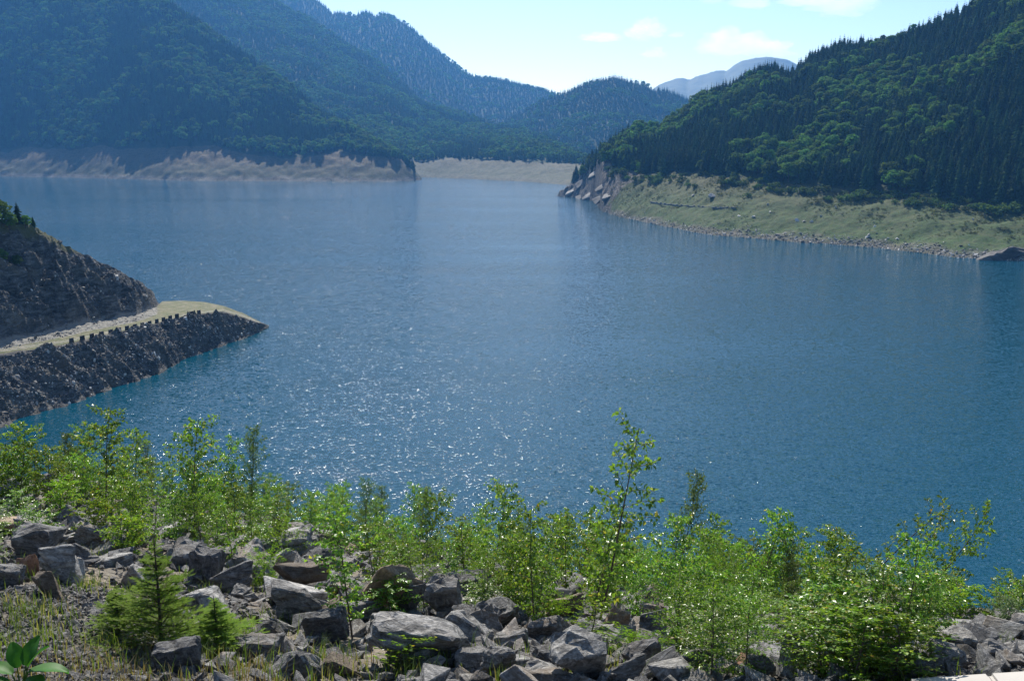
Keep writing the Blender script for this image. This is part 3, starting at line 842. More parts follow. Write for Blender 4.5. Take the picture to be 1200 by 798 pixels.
def head_parts(az, d):
    z, D, Z = head.base(az, d)
    road = np.clip((d - D[1] + 0.8 * fbm(d * np.sin(az) / 3, d * np.cos(az) / 3, oct=2, seed=93)) / 1.2, 0, 1) * np.clip((D[2] - d) / 2.0 + 0.3, 0, 1)
    spit = np.clip((az - uaz(187)) * 300, 0, 1)
    road = np.maximum(road, spit * np.clip((d - D[1]) / 1.2, 0, 1) * np.clip((D[3] + 6 - d) / 3.0, 0, 1) * np.clip((z - 4) / 3, 0, 1))
    return z, D, Z, road
def head_z(az, d):
    z, D, Z, road = head_parts(az, d)
    x, y = d * np.sin(az), d * np.cos(az)
    rough = (1 - road)
    cliff = np.clip((d - D[2]) / 3.0, 0, 1) * np.clip((Z[3] - Z[2] - 1) / 5.0, 0, 1)
    bank = np.clip((D[1] - d) / 1.5, 0, 1)
    n = fbm(x / 9.0 + z * 0.05, y / 5.0, z / 7.0, oct=5, seed=92, ridged=True)
    n2 = fbm(x / 2.6, y / 2.2, z / 2.6, oct=3, seed=95, ridged=True)
    q = x * 0.10 + y * 0.05 + z * 0.13 + 0.4 * fbm(x / 12, y / 12, oct=2, seed=97)
    r = np.abs(q % 1.0 - 0.5) * 2
    edge = np.clip((d - D[0] + 6) / 8, 0, 1)
    z = z + cliff * (4.2 * n + 1.4 * n2 + 2.4 * (r - 0.5) + 5.0 * fbm(x / 16, y / 11, z / 12, oct=2, seed=98)) * (1 - 0.75 * np.clip((d - D[3] + 7) / 7, 0, 1))
    z = z + bank * edge * (2.3 * n + 1.3 * n2 + 1.2 * (r - 0.5) + 1.6 * fbm(x / 14, y / 10, oct=2, seed=99)) * np.clip((az - uaz(-400)) * 9, 0, 1)
    return z
def headland():
    u0, u1, nu, nd = -170, 319, 470, 330
    az = np.linspace(uaz(u0), uaz(u1), nu)
    t = np.linspace(0, 1, nd)
    A, T = np.meshgrid(az, t, indexing='ij')
    D, Z = head.keys(A)
    # rows follow the key lines so that edges stay crisp
    rows = [(-14, None, 14), (0, 1, 100), (1, 2, 60), (2, 3, 110), (3, 4, 46)]
    cols = []
    a1 = A[:, :1]; Dk = [k[:, :1] for k in D]
    cols.append(Dk[0] - 14 + 14 * np.linspace(0, 1, 14, endpoint=False)[None])
    for i, n in ((0, 100), (1, 60), (2, 110), (3, 46)):
        cols.append(Dk[i] + (Dk[i + 1] - Dk[i]) * np.linspace(0, 1, n, endpoint=False)[None])
    Dd = np.concatenate(cols, 1)
    nd = Dd.shape[1]
    A = np.repeat(a1, nd, 1)
    a, d = A.ravel(), Dd.ravel()
    z = head_z(a, d)
    _, Dk, Zk, road = head_parts(a, d)
    x, y = d * np.sin(a), d * np.cos(a)
    mid = Dk[1] + np.minimum(3.2, (Dk[2] - Dk[1]) * 0.4)
    track = np.clip(1 - np.abs(d - mid) / 1.5, 0, 1) * (0.5 + 0.5 * np.sign(np.abs(d - mid) - 0.35)) * road
    w = np.maximum(Dk[2] - Dk[1], 0.5)
    scree = np.clip((d - Dk[1] - 0.42 * w) / (0.15 * w), 0, 1) * np.clip((Dk[2] + 1.5 - d) / 2, 0, 1) * np.clip((uaz(180) - a) * 60, 0, 1)
    turf = np.clip((d - Dk[3] + 5) / 5, 0, 1) * np.clip((z - 32) / 6, 0, 1)
    z = z + scree * 0.5 * fbm(x / 1.6, y / 1.6, oct=3, seed=96)
    i, j = np.meshgrid(np.arange(nu - 1), np.arange(nd - 1), indexing='ij')
    q = (i * nd + j).ravel()
    me = mk_mesh('headland', np.stack([x, y, z], 1), [np.stack([q, q + nd, q + nd + 1, q + 1], 1)], [mat_headland()], smooth=False,
                 attrs={'road': ('POINT', road), 'track': ('POINT', track), 'scree': ('POINT', scree), 'turf': ('POINT', turf)})
    tag(obj('headland', me), kind='structure')
headland()

def head_on(u, frac_key, off):
    """point on the headland along column u, 'off' metres past key line"""
    az = uaz(u, 380)
    D, Z = head.keys(np.array([az]))
    d = D[frac_key][0] + off
    z = float(head_z(np.array([az]), np.array([d]))[0])
    return Vector((d * math.sin(az), d * math.cos(az), z))

# kerb stones along the road edge
def kerb_stone_mesh():
    bm = bmesh.new()
    bmesh.ops.create_cube(bm, size=1)
    for v in bm.verts:
        v.co.x *= 1.6 * (0.92 if v.co.z > 0 else 1); v.co.y *= 0.6 * (0.85 if v.co.z > 0 else 1); v.co.z = (v.co.z + 0.5) * 1.5 - 0.15
    bmesh.ops.bevel(bm, geom=bm.edges[:], offset=0.06, segments=2, affect='EDGES')
    me = bpy.data.meshes.new('kerb_stone'); bm.to_mesh(me); bm.free()
    me.materials.append(M['dark_outcrop'])
    return me
KS = kerb_stone_mesh()
ORD = ['first', 'second', 'third', 'fourth', 'fifth', 'sixth', 'seventh', 'eighth', 'ninth', 'tenth', 'eleventh', 'twelfth', 'thirteenth', 'fourteenth', 'fifteenth', 'sixteenth', 'seventeenth', 'eighteenth', 'nineteenth', 'twentieth']
us = [82, 95, 106.5, 118, 129, 139, 148.5, 158, 167, 175.5, 184, 192, 200, 208, 225, 234]
for i, u in enumerate(us):
    o = obj('guard_stone', KS)
    p = head_on(u, 1, 0.75); q = head_on(u + 4, 1, 0.75)
    o.location = p
    o.rotation_euler = (0, 0, math.atan2(q.y - p.y, q.x - p.x) + random.Random(i).uniform(-0.08, 0.08))
    tag(o, '%s dark guard stone from the left along the lakeside road edge' % ORD[i], 'guard stone', 'guard stones along the lakeside road')

# loose stones on the banks
def bank_debris():
    rg = np.random.default_rng(5)
    n = 15000
    u = rg.uniform(-60, 316, n)
    az = np.array([uaz(x, 400) for x in u])
    D, Z = head.keys(az)
    w = rg.random(n)
    t = rg.random(n)
    d = np.where(w < 0.72, D[0] - 0.5 + (D[1] - D[0]) * 0.93 * t ** 0.8, np.where(w < 0.88, D[2] - (D[2] - D[1]) * 0.5 * t, D[2] + (D[3] - D[2]) * t))
    z = head_z(az, d)
    s = np.where(w < 0.72, rg.lognormal(-0.15, 0.45, n), np.where(w < 0.88, rg.lognormal(-0.6, 0.4, n), rg.lognormal(-0.2, 0.5, n)))
    ok = ~((w >= 0.72) & (u > 186)) & (z > -0.5)
    P = np.stack([d * np.sin(az), d * np.cos(az), z - 0.1 * s], 1)
    rot = rg.uniform(0, 6.28, (n, 3)) * np.array([0.25, 0.25, 1])
    s = s * np.where(rg.random(n) < 0.08, 2.2, 1.0)
    c = source_collection('debris_source', DEBRIS + DEBRIS + DEBRIS + PALE[:4])
    scatter('shore_debris', 'grey broken stones covering the headland bank below and above the road', 'stones', P[ok], None, s[ok] * 0.52, rg.integers(0, 22, n)[ok], c, rot[ok])
    # pebbly water line of the right bank
    n = 3400
    az = rg.uniform(uaz(700), uaz(1215), n)
    D, Z = right_hill.keys(az)
    d = D[0] + np.abs(rg.normal(0, 1, n)) * (D[1] - D[0]) * 0.07 - 1
    z = rz(az, d)
    s = rg.lognormal(-0.1, 0.5, n)
    P = np.stack([d * np.sin(az), d * np.cos(az), z], 1)
    ok = z > -0.6
    c = source_collection('pale_source', PALE + DEBRIS)
    scatter('shore_stones', 'pale stones strewn along the water line of the right bank', 'stones', P[ok], rg.uniform(0, 6, n)[ok], s[ok] * 1.0, rg.integers(0, len(PALE) + 6, n)[ok], c)
    # tussocks that mottle the grassy bank
    n = 5200
    az = rg.uniform(uaz(716), uaz(1215), n)
    D, Z = right_hill.keys(az)
    t = rg.random(n) ** 0.8
    d = D[0] + (D[1] - D[0]) * (0.10 + 0.9 * t)
    x, y = d * np.sin(az), d * np.cos(az)
    ok = fbm(x / 22, y / 22, oct=3, seed=55) + 0.5 * t + rg.normal(size=n) * 0.18 > 0.28
    s = rg.lognormal(0.0, 0.4, n) * (0.7 + 0.6 * t)
    P = np.stack([x, y, rz(az, d) - 0.1], 1)
    c = source_collection('tussock_source', [shrub_mesh('tussock_%d' % i, 270 + i, n=48, mat='tussock') for i in range(3)])
    scatter('tussocks', 'small grass tussocks and weeds mottling the grassy right bank', 'grass', P[ok], rg.uniform(0, 6, n)[ok], (s[:, None] * np.array([1.5, 1.5, 0.75]))[ok], rg.integers(0, 3, n)[ok], c)
M['tussock'] = mat_leaf('tussock', [(0.0, (0.045, 0.065, 0.02)), (0.6, (0.08, 0.095, 0.032)), (1.0, (0.15, 0.13, 0.06))], 0.3, 0.9, 0.5, 0.03)
bank_debris()

# trees on top of the headland: trunk and crown apart
def split_tree(name, me):
    """two meshes from one: crown (slot 0) and trunk (slot 1)"""
    res = []
    for slot, nm in ((0, 'crown'), (1, 'trunk')):
        bm = bmesh.new(); bm.from_mesh(me)
        bmesh.ops.delete(bm, geom=[f for f in bm.faces if f.material_index != slot], context='FACES')
        for f in bm.faces: f.material_index = 0
        m2 = bpy.data.meshes.new(name + '_' + nm); bm.to_mesh(m2); bm.free()
        m2.materials.append(me.materials[slot])
        res.append(m2)
    return res
HS = [split_tree('headland_spruce', SPRUCE[i]) for i in (1, 2)]
HB = [split_tree('headland_tree', broadleaf_mesh('near_beech_%d' % i, 260 + i, n=900, leaf=0.042, aspect=0.4)) for i in range(2)]
k = 0
for (u, off, h, kind, lab) in [
    (-30, -1, 9, 'b', 'leafy tree cut by the left edge on the headland crest'),
    (-12, 3, 9, 's', 'spruce at the left edge behind the headland trees'),
    (3, -2, 7.5, 'b', 'round leafy tree at the left edge on the headland crest'),
    (13, 1, 7.5, 'b', 'second leafy tree from the left on the headland crest'),
    (22, -2.5, 6, 'b', 'low leafy tree halfway along the headland crest'),
    (33, 0, 6.8, 's', 'small pointed spruce on the headland crest'),
    (41, -1, 4.6, 'b', 'small bushy tree beside the pointed spruce on the headland'),
    (50, 0.5, 4.0, 's', 'smallest spruce, rightmost tree on the headland crest'),
    (8, -9, 5.5, 'b', 'leafy tree growing on the cliff face at the left edge'),
    (26, -9, 4.0, 'b', 'low bush growing on the cliff face below the headland trees')]:
    p = head_on(u, 3, off)
    t = empty('spruce_tree' if kind == 's' else 'broadleaf_tree', p - Vector((0, 0, 0.3)), k * 1.3)
    t.scale = (h * 1.25, h * 1.25, h) if kind == 's' else (h * 1.35, h * 1.35, h)
    cr, tr = (HS if kind == 's' else HB)[k % 2]
    obj('crown', cr, t); obj('trunk', tr, t)
    tag(t, lab, 'tree', 'trees on the headland crest')
    k += 1

# ------------------------------------------------------------------ right bank: shrubs, boulders, dark outcrop
def rb_point(u, v):
    """where the sight line through a pixel meets the right hillside"""
    az, s = px(u, v)
    d = np.linspace(560, 1300, 3000)
    z = rz(np.full_like(d, az), d)
    hit = np.where(CAMZ + s * d <= z)[0]
    dd = d[hit[0]] if len(hit) else 700
    return Vector((dd * math.sin(az), dd * math.cos(az), float(rz(np.array([az]), np.array([dd]))[0])))

rg = random.Random(8)
shr = []
for (u, v, s) in [(904, 222, 6.5), (912, 228, 6), (925, 226, 5.5), (939, 228, 7), (952, 226, 6), (966, 226, 6.5), (846, 217, 5), (855, 216, 5.5), (863, 218, 5), (872, 217, 4.5), (876, 231, 4.5), (806, 219, 4), (814, 220, 3.5), (1002, 234, 6), (1010, 231, 5.5), (1020, 233, 5), (1076, 242, 6), (1103, 243, 4.5), (1110, 246, 4.5), (1132, 248, 4), (1160, 250, 7), (1172, 253, 7.5), (1184, 249, 7), (1150, 246, 5)]:
    shr.append((u, v, s, 'dark round shrub standing on the grassy right bank'))
for i in range(60):
    u = rg.uniform(985, 1200)
    v = 226 + (u - 985) * 0.085 + rg.uniform(-3, 9)
    shr.append((u, v, rg.uniform(2.2, 5.0), 'low green shrub in the belt below the right woods'))
for i in range(34):
    u = rg.uniform(770, 985)
    v = 203 + max(0, u - 830) * 0.13 + rg.uniform(-1, 14)
    shr.append((u, v, rg.uniform(2.0, 4.6), 'small shrub scattered on the right bank below the trees'))
for i in range(26):
    u = rg.uniform(708, 775)
    v = 196 + abs(u - 720) * 0.2 + rg.uniform(0, 12)
    shr.append((u, v, rg.uniform(3.0, 6.5), 'shrub on the rocky nose of the right spur'))
for i, (u, v, s, lab) in enumerate(shr):
    o = obj('shrub', SHRUB[i % 4])
    o.location = rb_point(u, v)
    o.rotation_euler = (0, 0, i * 1.7)
    s *= 1.45
    o.scale = (s * rg.uniform(1.0, 1.4), s * 1.1, s * rg.uniform(0.65, 0.9))
    tag(o, lab, 'shrub', 'shrubs: ' + lab)

for i, (u, v, s, lab) in enumerate([
    (933.5, 259, 5.5, 'largest white boulder on the grassy right bank'),
    (942, 260, 2.6, 'small white boulder just right of the largest one'),
    (950.5, 261, 4.2, 'leaning white boulder right of the largest boulder'),
    (883, 255, 3.2, 'white boulder left of the largest boulder, near the pebbly shore'),
    (900, 240, 2.6, 'small white boulder higher up the right bank above the others'),
    (902, 249, 2.4, 'grey boulder on grass between two white ones'),
    (980, 244, 3.6, 'pale boulder in the grass under the row of round shrubs'),
    (1025, 266, 2.8, 'white boulder close above the middle of the right shore'),
    (1140, 258, 2.8, 'white boulder on the far right grass below the shrub belt'),
    (962, 254, 2.2, 'little pale boulder up the slope from the leaning one'),
    (1017, 278, 5.0, 'grey boulder heap piece at the middle of the right shore'),
    (835, 231, 8.5, 'big grey boulder high on the left part of the right bank'),
    (812, 230, 4.5, 'grey boulder left of the big grey one'),
    (866, 254, 2.6, 'white stone on the grass far left of the largest boulder'),
    (1183, 293, 3.0, 'grey boulder beside the dark outcrop at the right shore')]):
    o = obj('boulder', PALE[i % 4])
    o.location = rb_point(u, v) + Vector((0, 0, s * 0.12))
    o.rotation_euler = (0.2 * i, 0.1, i * 2.1)
    o.scale = (s, s, s * 0.95)
    tag(o, lab, 'boulder', 'boulders on the right bank')

def outcrop():
    me = rock_mesh('outcrop', 401, 'dark_outcrop', flat=0.9, sub=3, rough=0.14, npts=18)
    o = obj('rock_outcrop', me)
    p = rb_point(1172, 303)
    o.location = p + Vector((2.5, 2.0, 1.2))
    o.scale = (42, 18, 17)
    tag(o, 'dark humped rock outcrop at the water line on the right edge', 'rock')
outcrop()
SLAB = [rock_mesh('nose_slab_%d' % i, 410 + i, 'cliff_stone', flat=0.8, sub=2, rough=0.08, npts=14) for i in range(3)]
for i, (u, v, lx, lz, tilt, lab) in enumerate([
    (672, 222, 46, 15, -0.62, 'lowest dark rock slab at the tip of the right spur'),
    (684, 212, 44, 14, -0.66, 'second rock slab up the tip of the right spur'),
    (692, 228, 40, 13, -0.60, 'pale tilted slab in the middle of the rocky spur nose'),
    (697, 204, 34, 12, -0.70, 'upper dark slab below the trees of the spur nose'),
    (703, 232, 30, 12, -0.62, 'dark slab at the water line right of the pale tilted slab'),
    (708, 218, 38, 12, -0.62, 'long tilted slab under the shrubs of the spur nose'),
    (714, 228, 30, 10, -0.55, 'rightmost tilted slab where the rocks meet the grassy bank'),
    (681, 230, 26, 9, -0.6, 'small slab touching the water at the spur tip')]):
    o = obj('tilted_rock', SLAB[i % 3])
    p = rb_point(u, v)
    o.location = p + Vector((0, 3, -lz * 0.12))
    o.scale = (lx * 0.62, 20, lz * 0.7)
    o.rotation_euler = (0.25, tilt, 0.25 * (i % 3) - 0.2)
    tag(o, lab, 'rock', 'rock slabs of the spur nose')
def old_wall():
    mb = MB()
    pts = [rb_point(u, v) for u, v in ((762, 238), (785, 241), (810, 243), (835, 244.5), (862, 245))]
    for a, b in zip(pts[:-1], pts[1:]):
        n = 10
        for i in range(n):
            p, q = a.lerp(b, i / n), a.lerp(b, (i + 0.93) / n)
            hgt = 1.3 + 0.5 * math.sin(i * 2.3 + p.x)
            x = Vector((0.3, 1.4, 0))
            V = [p, q, q + x, p + x]
            V = V + [w + Vector((0, 0, hgt + 0.2)) for w in V]
            V = [(w.x, w.y, w.z - 0.2) for w in V]
            mb.add(V, [(4, 5, 6, 7), (0, 1, 5, 4), (1, 2, 6, 5), (2, 3, 7, 6), (3, 0, 4, 7)], 0.5)
    tag(obj('retaining_wall', mb.mesh('retaining_wall', [M['cliff_stone']])), 'long low ruined stone wall line on the right bank', 'wall')
old_wall()

# ------------------------------------------------------------------ the slope we stand on
VC = [(-150, 560), (0, 566), (100, 568), (200, 592), (350, 622), (500, 648), (650, 676), (760, 700), (900, 720), (1050, 722), (1200, 742), (1350, 760)]
fg = Hill([
    [(-400, 1700, 'z', CAMZ - 1.7), (600, 2200, 'z', CAMZ - 1.7), (1600, 1700, 'z', CAMZ - 1.7)],
    [(-150, 800, 'd', 5.2), (0, 800, 'd', 5.0), (300, 800, 'd', 4.9), (600, 800, 'd', 4.8), (900, 800, 'd', 4.7), (1200, 800, 'd', 4.6), (1350, 800, 'd', 4.6)],
    [(u, v, 'd', 17.5 - 7.5 * max(0, min(1, u / 1200))) for u, v in VC],
    [(u, v + 150, 'd', 40) for u, v in VC],
    [(u, 1000, 'z', -6) for u in (-150, 600, 1350)],
], amp=0, bank_amp=0)
# beyond the crest the rockfill drops evenly to the lake
A, D2, Z2 = fg.c[2]
fg.c[3] = (A, D2 + 30, Z2 - 21.5)
fg.c[4] = (A, D2 + 30 + (Z2 - 21.5 + 6) / 0.70, np.full_like(Z2, -6.0))
fg.c[0] = (A, np.full_like(A, 0.9), np.full_like(A, CAMZ - 1.72))
def fz(az, d):
    az = np.asarray(az, float); d = np.asarray(d, float)
    z, D, Z = fg.base(az, d)
    z = np.where(d < D[0], Z[0], z)
    x, y = d * np.sin(az), d * np.cos(az)
    w = np.clip((d - 1.5) / 3, 0, 1)
    return z + w * (0.16 * fbm(x / 1.8, y / 1.8, oct=3, seed=131) + 0.05 * fbm(x / 0.35, y / 0.35, oct=2, seed=133))
def fz_xy(x, y):
    return float(fz(np.array([math.atan2(x, y)]), np.array([math.hypot(x, y)]))[0])
def fg_point(u, v):
    az, s = px(u, v)
    d = np.linspace(1.2, 45, 4000)
    z = fz(np.full_like(d, az), d)
    hit = np.where(CAMZ + s * d <= z)[0]
    dd = d[hit[0]] if len(hit) else float(fg.keys(np.array([az]))[0][2][0])
    return Vector((dd * math.sin(az), dd * math.cos(az), float(fz([az], [dd])[0])))

def mat_slope():
    m, nt, out = new_mat('stony_ground')
    g = NT(nt)
    p = g.pos()
    n1 = g.noise(p, 1.1, 6, 0.65).outputs[0]
    n2 = g.noise(p, 14, 6, 0.7).outputs[0]
    vo = g.n('ShaderNodeTexVoronoi'); vo.inputs['Scale'].default_value = 22
    g.l(p, vo.inputs['Vector'])
    c = g.ramp(n1, [(0.3, (0.10, 0.095, 0.085)), (0.5, (0.19, 0.17, 0.14)), (0.65, (0.27, 0.22, 0.155))])
    c = g.mix(g.ramp(n2, [(0.35, 0.7), (0.55, 0.0)]), c, (0.06, 0.052, 0.042))
    c = g.mix(g.ramp(g.n('ShaderNodeSeparateColor').outputs[0] if False else vo.outputs['Distance'], [(0.0, 0.35), (0.35, 0.0)]), c, (0.36, 0.34, 0.31))
    h = g.math('SUBTRACT', n2, g.math('MULTIPLY', vo.outputs['Distance'], 0.7))
    g.l(g.bsdf(c, 0.92, g.bump(h, 0.9, 0.05), 0.2), out.inputs[0])
    return m
def build_slope():
    nu = 300
    az = np.linspace(R(-75), R(75), nu)
    d = np.concatenate([[0.02], np.geomspace(0.6, 24, 190), np.geomspace(24.6, 135, 60)])
    nd = len(d)
    Am, Dm = np.meshgrid(az, d, indexing='ij')
    z = fz(Am.ravel(), Dm.ravel())
    V = np.stack([(Dm * np.sin(Am)).ravel(), (Dm * np.cos(Am)).ravel(), z], 1)
    i, j = np.meshgrid(np.arange(nu - 1), np.arange(nd - 1), indexing='ij')
    q = (i * nd + j).ravel()
    tag(obj('rockfill_slope', mk_mesh('rockfill_slope', V, [np.stack([q, q + nd, q + nd + 1, q + 1], 1)], [mat_slope()], smooth=True)), kind='structure')
    # the dam crest behind the camera
    mb = MB()
    mb.add([(-40, -30, CAMZ - 1.73), (40, -30, CAMZ - 1.73), (40, 0.15, CAMZ - 1.73), (-40, 0.15, CAMZ - 1.73)], [(0, 1, 2, 3)])
    tag(obj('dam_crest', mb.mesh('dam_crest', [mat_plain('gravel_crest', (0.2, 0.18, 0.15), 0.9, 6)])), kind='structure')
build_slope()

# -- boulders read from the photograph: u, v of the middle of the stone, width in pixels, variant, look, label
HERO = [
    (488, 762, 165, 60, 2, 'rock', 'largest dark blocky boulder with flat top, bottom centre'),
    (455, 690, 75, 85, 0, 'rock_warm', 'tilted rusty tan slab behind the largest dark boulder'),
    (512, 703, 62, 60, 7, 'rock', 'mossy pale-topped boulder behind the largest dark boulder'),
    (541, 690, 80, 38, 3, 'rock', 'flat pale grey slab under the slender saplings, centre'),
    (486, 700, 34, 60, 4, 'rock', 'narrow upright slab leaning against the tan slab'),
    (568, 733, 55, 50, 1, 'rock', 'wedge-shaped dark boulder right of the largest boulder'),
    (340, 712, 100, 52, 8, 'rock', 'dark undercut boulder with pale slab on top, left of centre'),
    (350, 690, 92, 28, 3, 'rock_warm', 'tan flat slab lying on the dark undercut boulder'),
    (268, 676, 62, 46, 5, 'rock', 'dark cubic boulder behind the young spruce'),
    (240, 662, 46, 52, 9, 'rock', 'grey upright boulder beside the dark cubic one'),
    (380, 735, 62, 45, 6, 'rock', 'grey boulder half hidden behind sapling leaves, left of the largest'),
    (300, 762, 70, 30, 3, 'rock', 'flat grey slab in front of the dark undercut boulder'),
    (345, 778, 75, 48, 10, 'rock', 'rough grey boulder at the bottom edge left of centre'),
    (36, 622, 45, 38, 0, 'rock', 'grey boulder at the left edge below the bushes'),
    (48, 640, 62, 50, 11, 'rock', 'rounded dark grey boulder near the left edge'),
    (82, 663, 58, 52, 4, 'rock', 'black shadowed block beside the rust coloured stones'),
    (30, 660, 34, 34, 0, 'rock_red', 'rust orange stone near the left edge'),
    (55, 688, 46, 38, 1, 'rock_warm', 'tan peaked boulder in front of the rust stone'),
    (8, 676, 36, 28, 6, 'rock', 'pale slab cut by the left edge'),
    (103, 630, 40, 30, 2, 'rock', 'grey stone among leaves right of the rounded boulder'),
    (205, 772, 62, 44, 9, 'rock', 'pale grey boulder in dry grass below the young spruce'),
    (672, 775, 92, 66, 7, 'rock', 'large streaked grey boulder at the bottom right of centre'),
    (728, 788, 62, 40, 5, 'rock', 'smooth streaked boulder cut by the bottom edge'),
    (626, 790, 62, 36, 10, 'rock', 'grey boulder cut by the bottom edge beside the streaked one'),
    (764, 770, 58, 46, 11, 'rock', 'angular split boulder left of the bright bush'),
    (756, 740, 46, 34, 4, 'rock', 'dark oval boulder above the angular split one'),
    (765, 722, 40, 34, 8, 'rock', 'dark boulder with flat pale face right of centre'),
    (720, 728, 48, 34, 1, 'rock_warm', 'tan topped boulder in the middle of the stones'),
    (660, 716, 56, 34, 3, 'rock_warm', 'tan slab under the tall leaning birch'),
    (640, 740, 50, 36, 6, 'rock', 'dark stone in the gap under the slim saplings'),
    (600, 752, 48, 26, 9, 'rock', 'pale flat stone right of the wedge-shaped boulder'),
    (552, 775, 45, 34, 0, 'rock', 'light stone below the largest boulder'),
    (585, 778, 50, 38, 2, 'rock', 'grey block between the largest boulder and the bottom edge'),
    (925, 775, 46, 62, 4, 'rock', 'pointed grey boulder among leaves at lower right'),
    (893, 783, 36, 36, 8, 'rock', 'dark stone left of the pointed boulder'),
    (1112, 737, 36, 20, 5, 'rock', 'small grey boulder on the right crest'),
    (1140, 757, 44, 26, 1, 'rock', 'grey boulder right of the leafy bush at lower right'),
    (1165, 768, 40, 24, 7, 'rock', 'slanted grey stone near the right edge'),
    (1185, 757, 42, 22, 10, 'rock', 'flat grey stone cut by the right edge'),
    (1105, 775, 46, 30, 11, 'rock', 'dark rubble stone above the pale concrete slab'),
    (1085, 790, 52, 30, 3, 'rock', 'pale flat boulder at the left end of the concrete slab'),
    (930, 706, 34, 26, 2, 'rock', 'grey boulder glimpsed between shrubs on the right crest'),
    (98, 564, 26, 20, 5, 'rock', 'small dark stone on the crest behind the left bushes'),
    (315, 615, 34, 22, 6, 'rock', 'dark stone on the crest left of centre'),
    (348, 620, 30, 20, 9, 'rock', 'second dark stone on the crest left of centre'),
    (360, 638, 34, 22, 3, 'rock', 'pale stone just below the crest left of centre'),
    (318, 645, 36, 22, 1, 'rock', 'flat pale stone above the young green sapling'),
    (500, 645, 34, 26, 8, 'rock', 'dark stone on the crest near the centre'),
    (480, 660, 46, 18, 7, 'rock', 'flat dark stone above the tan slab'),
    (395, 785, 60, 26, 2, 'rock_warm', 'tan flat stone at the bottom edge left of the largest boulder'),
    (815, 700, 40, 20, 0, 'rock', 'dark stone on the crest left of the bright bush'),
]
rg = random.Random(44)
taken = []
for i, (u, v, w, h, var, look, lab) in enumerate(HERO):
    p = fg_point(u, v + h * 0.42)
    dist = (p - Vector((0, 0, CAMZ))).length
    W = (0.84 if w < 85 else 0.74) * w * dist / FPX; H = 0.9 * h * dist / FPX
    me = {'rock': ROCK, 'rock_warm': ROCKW, 'rock_red': ROCKR}[look]
    me = me[var % len(me)]
    o = obj('boulder', me)
    bb = np.array([c[:] for c in me.vertices and [v_.co for v_ in me.vertices]])
    ext = bb.max(0) - bb.min(0)
    o.scale = (0.98 * W / ext[0], 0.62 * W / ext[0] * rg.uniform(0.8, 1.1), 0.98 * H / ext[2])
    o.location = p + Vector((0, W * 0.25, H * 0.34))
    o.rotation_euler = (rg.uniform(-0.28, 0.06), rg.uniform(-0.22, 0.22), rg.choice((0, math.pi)) + rg.uniform(-0.35, 0.35))
    if 'slab' in lab and 'tilted' in lab: o.rotation_euler = (0.35, 0.55, 0.2)
    if 'narrow upright' in lab: o.rotation_euler = (0.1, 0.5, 0.2)
    if 'on the dark undercut' in lab: o.location.z += H * 0.5
    taken.append((p.x, p.y, W * 0.5))
    tag(o, lab, 'boulder', 'boulders on the rockfill slope')

# -- the rest of the larger stones
def region(p):
    """words that place a stone on the slope"""
    dx = p.x / p.y
    side = 'left' if dx < -0.16 else ('right' if dx > 0.2 else 'middle')
    D = fg.keys(np.array([math.atan2(p.x, p.y)]))[0]
    t = (math.hypot(p.x, p.y) - D[1][0]) / (D[2][0] - D[1][0])
    row = 'near the bottom edge' if t < 0.3 else ('halfway up' if t < 0.7 else 'along the crest')
    return side, row
count = 0
tries = 0
while count < 298 and tries < 9000:
    tries += 1
    az = rg.uniform(uaz(-60, 700), uaz(1260, 700))
    D = fg.keys(np.array([az]))[0]
    t = rg.random() ** 0.8
    d = D[1][0] - 0.2 + (D[2][0] + 1.2 - D[1][0]) * t
    x, y = d * math.sin(az), d * math.cos(az)
    uu = 600 + 1153 * x / (y + 1e-6) * 0.93
    if uu < 190 and d < 8.2: continue                  # gravel corner
    W = rg.choice((0.14, 0.16, 0.2, 0.24, 0.28, 0.34, 0.44)) * (1.0 + 0.35 * t)
    if any((x - a) ** 2 + (y - b) ** 2 < (r + W * 0.36) ** 2 for a, b, r in taken): continue
    taken.append((x, y, W * 0.42))
    k = rg.random()
    me = rg.choice(ROCKW) if k < 0.10 else (ROCKR[count % 2] if k < 0.12 else rg.choice(ROCK))
    o = obj('stone', me)
    o.scale = (W, W * rg.uniform(0.8, 1.2), W * rg.uniform(0.8, 1.25))
    o.location = (x, y, fz_xy(x, y) + W * rg.uniform(0.08, 0.22))
    o.rotation_euler = (rg.uniform(-0.75, 0.75), rg.uniform(-0.75, 0.75), rg.uniform(0, 6.28))
    side, row = region(o.location)
    colr = 'tan' if k < 0.10 else ('rusty' if k < 0.12 else 'grey')
    lab = '%s angular stone among the rubble %s, %s of the slope' % (colr, row, side)
    tag(o, lab, 'stone', lab)
    count += 1

